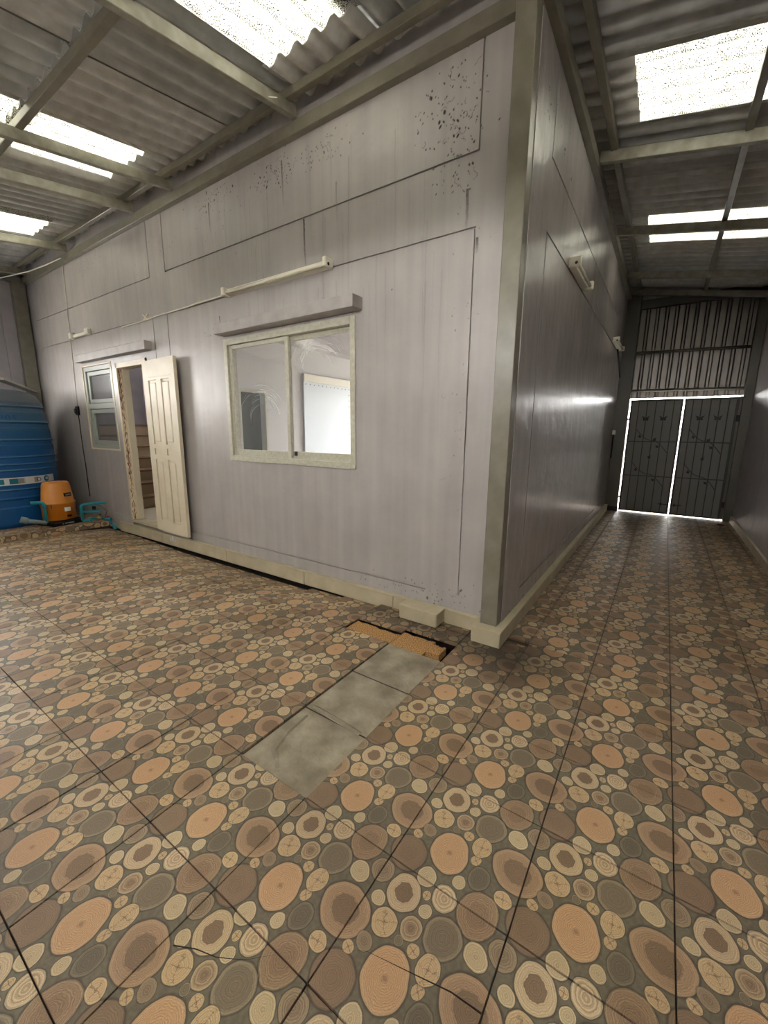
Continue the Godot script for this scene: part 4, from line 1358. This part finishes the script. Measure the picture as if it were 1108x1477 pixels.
# ---------------------------------------------------------------- tank
func build_tank():
	var C := Vector3(-7.2, 0.08, 0.82)
	var t := base("water_tank", C)
	tag(t, "large blue ribbed plastic water tank in the far left corner", "tank")
	var s := S(true)
	var prof := []
	var rr := func(y: float) -> float:
		if y < 1.05: return 0.755
		return 0.755 - 0.075 * pow((y - 1.05) / 0.7, 1.4)
	var shape := func(y: float) -> float:
		var d := 0.0
		for k in [0.40, 0.52, 0.782, 0.859, 0.958, 1.184, 1.423, 1.634]:
			var q := absf(y - k)
			if q < 0.018: d = maxf(d, 0.016 * (1.0 - q / 0.018))
		for band in [[1.115, 1.168], [1.345, 1.405], [1.56, 1.615], [0.28, 0.38]]:
			if y > band[0] and y < band[1]: d = -0.012
		return rr.call(y) + d
	prof.append([0.0, 0.0])
	prof.append([0.73, 0.0])
	prof.append([0.745, 0.03])
	var y := 0.05
	while y < 1.70:
		prof.append([shape.call(y), y])
		y += 0.008
	prof.append([0.665, 1.73])
	prof.append([0.62, 1.80])
	prof.append([0.50, 1.85])
	prof.append([0.30, 1.868])
	prof.append([0.26, 1.868])
	prof.append([0.26, 1.90])
	prof.append([0.0, 1.905])
	lathe(s, Vector3.ZERO, prof, 72)
	obj("body", s, M.tank, t)
	# dust that has settled on the upper part, thinning downwards
	s = S(true)
	lathe(s, Vector3.ZERO, [[shape.call(1.69) + 0.003, 1.69], [0.669, 1.735], [0.623, 1.806], [0.50, 1.856], [0.30, 1.873]], 72)
	obj("dusty_shoulder", s, M.tank_dusty, t)
	var steps := [1.69, 1.62, 1.54, 1.42, 1.30, 1.17, 1.04]
	for k in 6:
		var strip := []
		for q in 19:
			var yy := lerpf(steps[k + 1], steps[k], q / 18.0)
			strip.append([shape.call(yy) + 0.0016, yy])
		s = S(true)
		lathe(s, Vector3.ZERO, strip, 72)
		var film := M.tank.duplicate() as StandardMaterial3D
		film.albedo_color = M.tank.albedo_color.lerp(Color(0.36, 0.40, 0.44), [0.85, 0.72, 0.58, 0.44, 0.30, 0.15][k])
		film.roughness = 0.55
		obj("dust_film", s, film, t)
	# pale rings: the highlight lines of the ribs put into the colour
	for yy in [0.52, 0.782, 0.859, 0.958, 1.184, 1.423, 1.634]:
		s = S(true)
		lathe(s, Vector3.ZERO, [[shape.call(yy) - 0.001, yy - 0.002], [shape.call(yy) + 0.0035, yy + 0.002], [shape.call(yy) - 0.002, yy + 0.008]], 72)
		obj("rib_highlight", s, M.tank_highlight, t)
	# maker's name embossed in a recessed panel
	var R := 0.715
	var letters := "DOS"
	for i in 3:
		var a := deg_to_rad(-4.0 - i * 5.6)
		var tm := TextMesh.new()
		tm.text = letters[i]
		tm.font = font()
		tm.font_size = 16
		tm.pixel_size = 0.0054
		tm.depth = 0.012
		var n := Vector3(cos(a), 0, sin(a))
		var o := node("embossed_letter", tm, M.tank, t)
		o.transform = Transform3D(Basis(Vector3.UP.cross(n), Vector3.UP, n), n * R + Vector3(0, 1.475, 0))
	# paper label round the middle
	var a0 := deg_to_rad(-50)
	var a1 := deg_to_rad(40)
	s = S(true)
	lathe(s, Vector3.ZERO, [[0.761, 0.585], [0.761, 0.685]], 40, a0, a1)
	var lab := obj("paper_label", s, M.label_white, t)
	for q in [[-38, -31, M.teal], [-27, -23, M.label_grey], [-21, -12, M.label_white], [-19.5, -15, M.label_white], [-14, -8, M.label_grey], [-8, -1, M.teal], [3, 12, M.teal]]:
		if q[0] == -38:
			# round mark
			var am := deg_to_rad(-37.5)
			var nn := Vector3(cos(am), 0, sin(am))
			s = S(true)
			tube(s, PackedVector3Array([nn * 0.760 + Vector3(0, 0.635, 0), nn * 0.764 + Vector3(0, 0.635, 0)]), 0.043, 24)
			obj("round_mark", s, M.teal, lab)
			var tm := TextMesh.new()
			tm.text = "OS"
			tm.font = font()
			tm.font_size = 16
			tm.pixel_size = 0.0026
			tm.depth = 0.003
			var o := node("mark_letters", tm, M.label_white, lab)
			o.transform = Transform3D(Basis(Vector3.UP.cross(nn), Vector3.UP, nn), nn * 0.766 + Vector3(0, 0.635, 0))
			continue
		s = S(true)
		lathe(s, Vector3.ZERO, [[0.7625, 0.60], [0.7625, 0.67]], 6, deg_to_rad(q[0]), deg_to_rad(q[1]))
		obj("label_patch", s, q[2], lab)
	s = S(true)
	var nm := Vector3(cos(deg_to_rad(-28.0)), 0, sin(deg_to_rad(-28.0)))
	var sd := Vector3.UP.cross(nm)
	var ring := []
	for k in 17:
		var a := TAU * k / 16
		ring.append(nm * 0.764 + Vector3(0, 0.635, 0) + (sd * cos(a) + Vector3.UP * sin(a)) * 0.026)
	tube(s, PackedVector3Array(ring), 0.004, 5)
	obj("ring_mark", s, M.teal, lab)
	# board laid across the top
	var a := Vector3(-7.85, 1.985, -0.02)
	var b := Vector3(-5.95, 1.985, 0.86)
	s = S()
	var along := (b - a).normalized()
	var side := along.cross(Vector3.UP)
	bx(s, Vector3(0, 0, -0.05), Vector3((b - a).length(), 0.03, 0.05), 0.003, Transform3D(Basis(along, Vector3.UP, along.cross(Vector3.UP)), a))
	tag(obj("board", s, M.steel_light), "long pale grey board lying across the top of the blue tank", "board")

func font() -> SystemFont:
	var f := SystemFont.new()
	f.font_names = PackedStringArray(["Droid Sans"])
	f.font_weight = 700
	return f

# ---------------------------------------------------------------- pump
func build_pump():
	var P := Vector3(-6.33, 0.08, 0.345)
	var p := base("water_pump", P)
	p.rotation.y = deg_to_rad(12)
	tag(p, "orange domed water pump on a black base in front of the blue tank", "pump")
	var s := S()
	bx(s, Vector3(-0.17, 0.0, -0.21), Vector3(0.205, 0.055, 0.21), 0.008)
	bx(s, Vector3(-0.15, 0.055, -0.17), Vector3(0.15, 0.07, 0.17), 0.004)
	obj("pump_base", s, M.black, p)
	s = S(true)
	var squash := Transform3D(Basis.from_scale(Vector3(0.95, 1, 1.16)), Vector3.ZERO)
	lathe(s, Vector3.ZERO, [[0.0, 0.07], [0.170, 0.07], [0.175, 0.08], [0.178, 0.27], [0.184, 0.285], [0.184, 0.30]], 40)
	node("lower_housing", commit(s), M.pump_low, p, squash)
	s = S(true)
	lathe(s, Vector3.ZERO, [[0.183, 0.295], [0.187, 0.30], [0.185, 0.315], [0.170, 0.33], [0.145, 0.56], [0.138, 0.585], [0.12, 0.60], [0.0, 0.608]], 40)
	node("cover", commit(s), M.pump, p, squash)
	# black name plate with pale marks, sticker, knob
	s = S()
	bx(s, Vector3(0.150, 0.385, -0.095), Vector3(0.168, 0.435, 0.01), 0.002, Transform3D(Basis(Vector3.BACK, deg_to_rad(6)) * Basis(Vector3.UP, deg_to_rad(14)), Vector3(0.052, 0.0, 0.03)))
	var np := obj("name_plate", s, M.black, p)
	s = S()
	for k in 6:
		bx(s, Vector3(0.167, 0.398, -0.078 + k * 0.013), Vector3(0.1695, 0.42, -0.070 + k * 0.013), 0.0, Transform3D(Basis(Vector3.BACK, deg_to_rad(6)) * Basis(Vector3.UP, deg_to_rad(14)), Vector3(0.052, 0.0, 0.03)))
	obj("plate_marks", s, M.label_grey, np)
	s = S()
	bx(s, Vector3(0.158, 0.19, -0.045), Vector3(0.176, 0.245, 0.035), 0.002, Transform3D(Basis(Vector3.UP, deg_to_rad(4)), Vector3(0, 0, 0)))
	obj("sticker", s, M.label_white, p)
	s = S()
	bx(s, Vector3(0.15, 0.105, -0.06), Vector3(0.182, 0.135, 0.0), 0.008)
	obj("drain_plug", s, M.black, p)
	# maker's mark and name on the base
	s = S()
	for k in 3:
		var a := PI / 2 + TAU * k / 3
		var d := Vector2(cos(a), sin(a)) * 0.012
		var e := Vector2(-d.y, d.x) * 0.55
		prism(s, PackedVector2Array([Vector2.ZERO, d * 0.5 + e * 0.5, d, d * 0.5 - e * 0.5]), Vector3(0.206, 0.026, 0.085), Vector3(0, 0, -1), Vector3.UP, 0.002)
	obj("maker_mark", s, M.label_white, p)
	var tm := TextMesh.new()
	tm.text = "MITSUBISHI"
	tm.font = font()
	tm.font_size = 16
	tm.pixel_size = 0.0013
	tm.depth = 0.002
	var o := node("maker_name", tm, M.label_white, p)
	o.transform = Transform3D(Basis(Vector3(0, 0, -1), Vector3.UP, Vector3.RIGHT), Vector3(0.2055, 0.027, -0.0))
	s = S(true)
	tube(s, PackedVector3Array([Vector3(0.10, 0.30, 0.155), Vector3(0.13, 0.30, 0.16), Vector3(0.13, 0.25, 0.16)]), 0.008, 6)
	obj("clip", s, M.steel_dark, p)

func build_pipes():
	var o := base("suction_pipe", Vector3(-6.2, 0.08, 0.55))
	tag(o, "blue elbow pipe with grey union left of the orange pump", "pipe")
	tubeobj("riser_pipe", [Vector3(0.02, 0.06, 0.0), Vector3(0.02, 0.31, 0.0), Vector3(0.015, 0.335, 0.01), Vector3(-0.01, 0.345, 0.03), Vector3(-0.03, 0.345, 0.07), Vector3(-0.06, 0.345, 0.12)], 0.021, M.pipe, o, 12)
	tubeobj("elbow", [Vector3(0.02, 0.28, 0.0), Vector3(0.02, 0.315, 0.0)], 0.027, M.pipe, o, 12)
	tubeobj("grey_pipe", [Vector3(-0.02, 0.12, 0.22), Vector3(0.0, 0.09, 0.10), Vector3(0.02, 0.06, 0.0)], 0.028, M.pipe_grey, o, 12)
	tubeobj("union", [Vector3(-0.035, 0.145, 0.26), Vector3(-0.015, 0.115, 0.19)], 0.043, M.pipe_grey, o, 12)
	o = base("discharge_pipes", Vector3(-6.05, 0.08, 0.17))
	tag(o, "blue pipe loop with valves between the orange pump and the grey wall", "pipe")
	tubeobj("upper_pipe", [Vector3(0, 0.05, 0), Vector3(0, 0.255, 0), Vector3(0.01, 0.275, -0.02), Vector3(0.03, 0.28, -0.06), Vector3(0.13, 0.282, -0.27)], 0.020, M.pipe, o, 12)
	tubeobj("lower_pipe", [Vector3(0, 0.05, 0), Vector3(0.01, 0.035, -0.03), Vector3(0.06, 0.04, -0.1)], 0.021, M.pipe, o, 12)
	tubeobj("middle_pipe", [Vector3(0.01, 0.17, -0.02), Vector3(0.06, 0.165, -0.12), Vector3(0.10, 0.16, -0.20)], 0.018, M.pipe, o, 12)
	tubeobj("outlet_pipe", [Vector3(0.05, 0.06, -0.08), Vector3(0.12, 0.07, -0.2), Vector3(0.20, 0.06, -0.23), Vector3(0.30, 0.02, -0.24), Vector3(0.36, -0.05, -0.25)], 0.016, M.teal, o, 10)
	tubeobj("tap", [Vector3(0.34, -0.02, -0.25), Vector3(0.39, -0.03, -0.24), Vector3(0.41, -0.07, -0.24)], 0.024, M.pipe, o, 10)
	for v in [[Vector3(0.10, 0.07, -0.17), M.brass], [Vector3(0.24, 0.055, -0.235), M.teal]]:
		var s := S(true)
		tube(s, PackedVector3Array([v[0] - Vector3(0.03, 0, -0.02), v[0] + Vector3(0.03, 0, -0.02)]), 0.026, 10)
		tube(s, PackedVector3Array([v[0], v[0] + Vector3(0, 0.05, 0)]), 0.01, 8)
		obj("valve", s, v[1], o)
	boxobj("valve_handle", Vector3(0.20, 0.095, -0.25), Vector3(0.28, 0.108, -0.22), M.red, o, 0.004)
	boxobj("valve_handle", Vector3(0.06, 0.115, -0.19), Vector3(0.15, 0.126, -0.165), M.black, o, 0.004)
	boxobj("pressure_switch", Vector3(0.03, 0.19, -0.16), Vector3(0.07, 0.24, -0.12), M.rubber, o, 0.006)
	tubeobj("thin_wire", [Vector3(0.02, 0.29, -0.05), Vector3(0.10, 0.25, -0.2), Vector3(0.14, 0.16, -0.27), Vector3(0.12, 0.09, -0.25)], 0.004, M.rubber, o, 6)

# ---------------------------------------------------------------- cables and small fittings
func wiggle(a: Vector3, b: Vector3, n: int, amp: float, sd: int, sag := 0.0) -> Array:
	var r := RandomNumberGenerator.new()
	r.seed = sd
	var p := []
	for k in n + 1:
		var t := float(k) / n
		var q := a.lerp(b, t)
		if k > 0 and k < n:
			q += Vector3(r.randf_range(-amp, amp), r.randf_range(-amp, amp), 0)
		q.y -= sag * sin(PI * t)
		p.append(q)
	return p

func build_cables():
	var zf := WL + 0.006
	tag(tubeobj("cable", wiggle(Vector3(-6.52, 3.66, zf), Vector3(-6.65, 1.73, zf), 14, 0.006, 1), 0.0055, M.white), "thin white cable running down the grey wall to the black outlet hole", "cable")
	tag(tubeobj("cable", wiggle(Vector3(-6.65, 1.63, zf), Vector3(-6.62, 0.38, zf), 10, 0.008, 2), 0.006, M.rubber), "thin black cable running down the grey wall towards the pump pipes", "cable")
	var s := S()
	bx(s, Vector3(-6.71, 1.62, WL - 0.002), Vector3(-6.60, 1.75, WL + 0.02), 0.006)
	bx(s, Vector3(-6.70, 1.64, WL + 0.018), Vector3(-6.63, 1.72, WL + 0.04), 0.01)
	tag(obj("outlet", s, M.black), "black open outlet box on the grey wall left of the small window", "outlet")
	tag(tubeobj("cable", wiggle(Vector3(-5.02, 2.665, zf), Vector3(-2.85, 2.70, zf), 12, 0.004, 3), 0.008, M.lamp_body), "grey cable running along the score line to the long fluorescent batten", "cable")
	s = S()
	for a in [0.5, -0.6]:
		bx(s, Vector3(-0.07, -0.008, 0), Vector3(0.07, 0.008, 0.012), 0.002, Transform3D(Basis(Vector3.BACK, a), Vector3(-4.43, 2.70, WL)))
	tag(obj("cable_clip", s, M.lamp_body), "small crossed cable clip on the score line above the open door", "clip")
	tag(tubeobj("cable", wiggle(Vector3(-7.6, 3.58, 0.25), Vector3(-6.24, 3.66, -0.05), 8, 0.004, 5, 0.03), 0.007, M.white), "loose white cable drooping under the farthest yard rafter", "cable")
	tag(tubeobj("cable", [Vector3(WR + 0.012, 2.74, -5.3), Vector3(WR + 0.012, 2.66, -5.5), Vector3(WR + 0.012, 2.64, -5.6), Vector3(WR + 0.012, 2.40, -6.1)], 0.012, M.rubber), "dark cable from the far batten down to the gate post", "cable")
	s = S()
	bx(s, Vector3(WR, 1.40, -6.1), Vector3(WR + 0.05, 1.48, -6.03), 0.006)
	tag(obj("junction_box", s, M.white), "small white junction box on the side wall beside the gate post", "box")
	tag(tubeobj("cable", [Vector3(WR + 0.02, 1.40, -6.06), Vector3(WR + 0.02, 1.25, -6.08), Vector3(WR + 0.015, 0.98, -6.1)], 0.012, M.rubber), "short dark cable hanging below the white junction box", "cable")
	s = S()
	prism(s, PackedVector2Array([Vector2(0, 0), Vector2(0.05, -0.012), Vector2(0.085, 0.01), Vector2(0.06, 0.04), Vector2(0.015, 0.034)]), Vector3(1.60, 0.003, -5.75), Vector3.RIGHT, Vector3.BACK, -0.02)
	tag(obj("scrap", s, M.red_brown), "small dark red scrap lying on the tiles near the right gate post", "scrap")
	tag(tubeobj("twig", [Vector3(-1.98, 3.80, 0.10), Vector3(-1.86, 3.74, 0.16), Vector3(-1.72, 3.66, 0.20)], 0.003, M.lamp_body), "thin pale straw hanging from the purlin beside the near rafter", "straw")

# ---------------------------------------------------------------- outside the gate
func build_outside():
	var s := S()
	bx(s, Vector3(-30, -0.4, -40), Vector3(30, -0.31, 30))
	struct(obj("ground", s, M.outside), "pale ground around the house")
	s = S()
	bx(s, Vector3(-3, -0.3, -16), Vector3(6, -0.035, -6.6))
	struct(obj("pavement", s, M.outside), "pale pavement outside the gate")
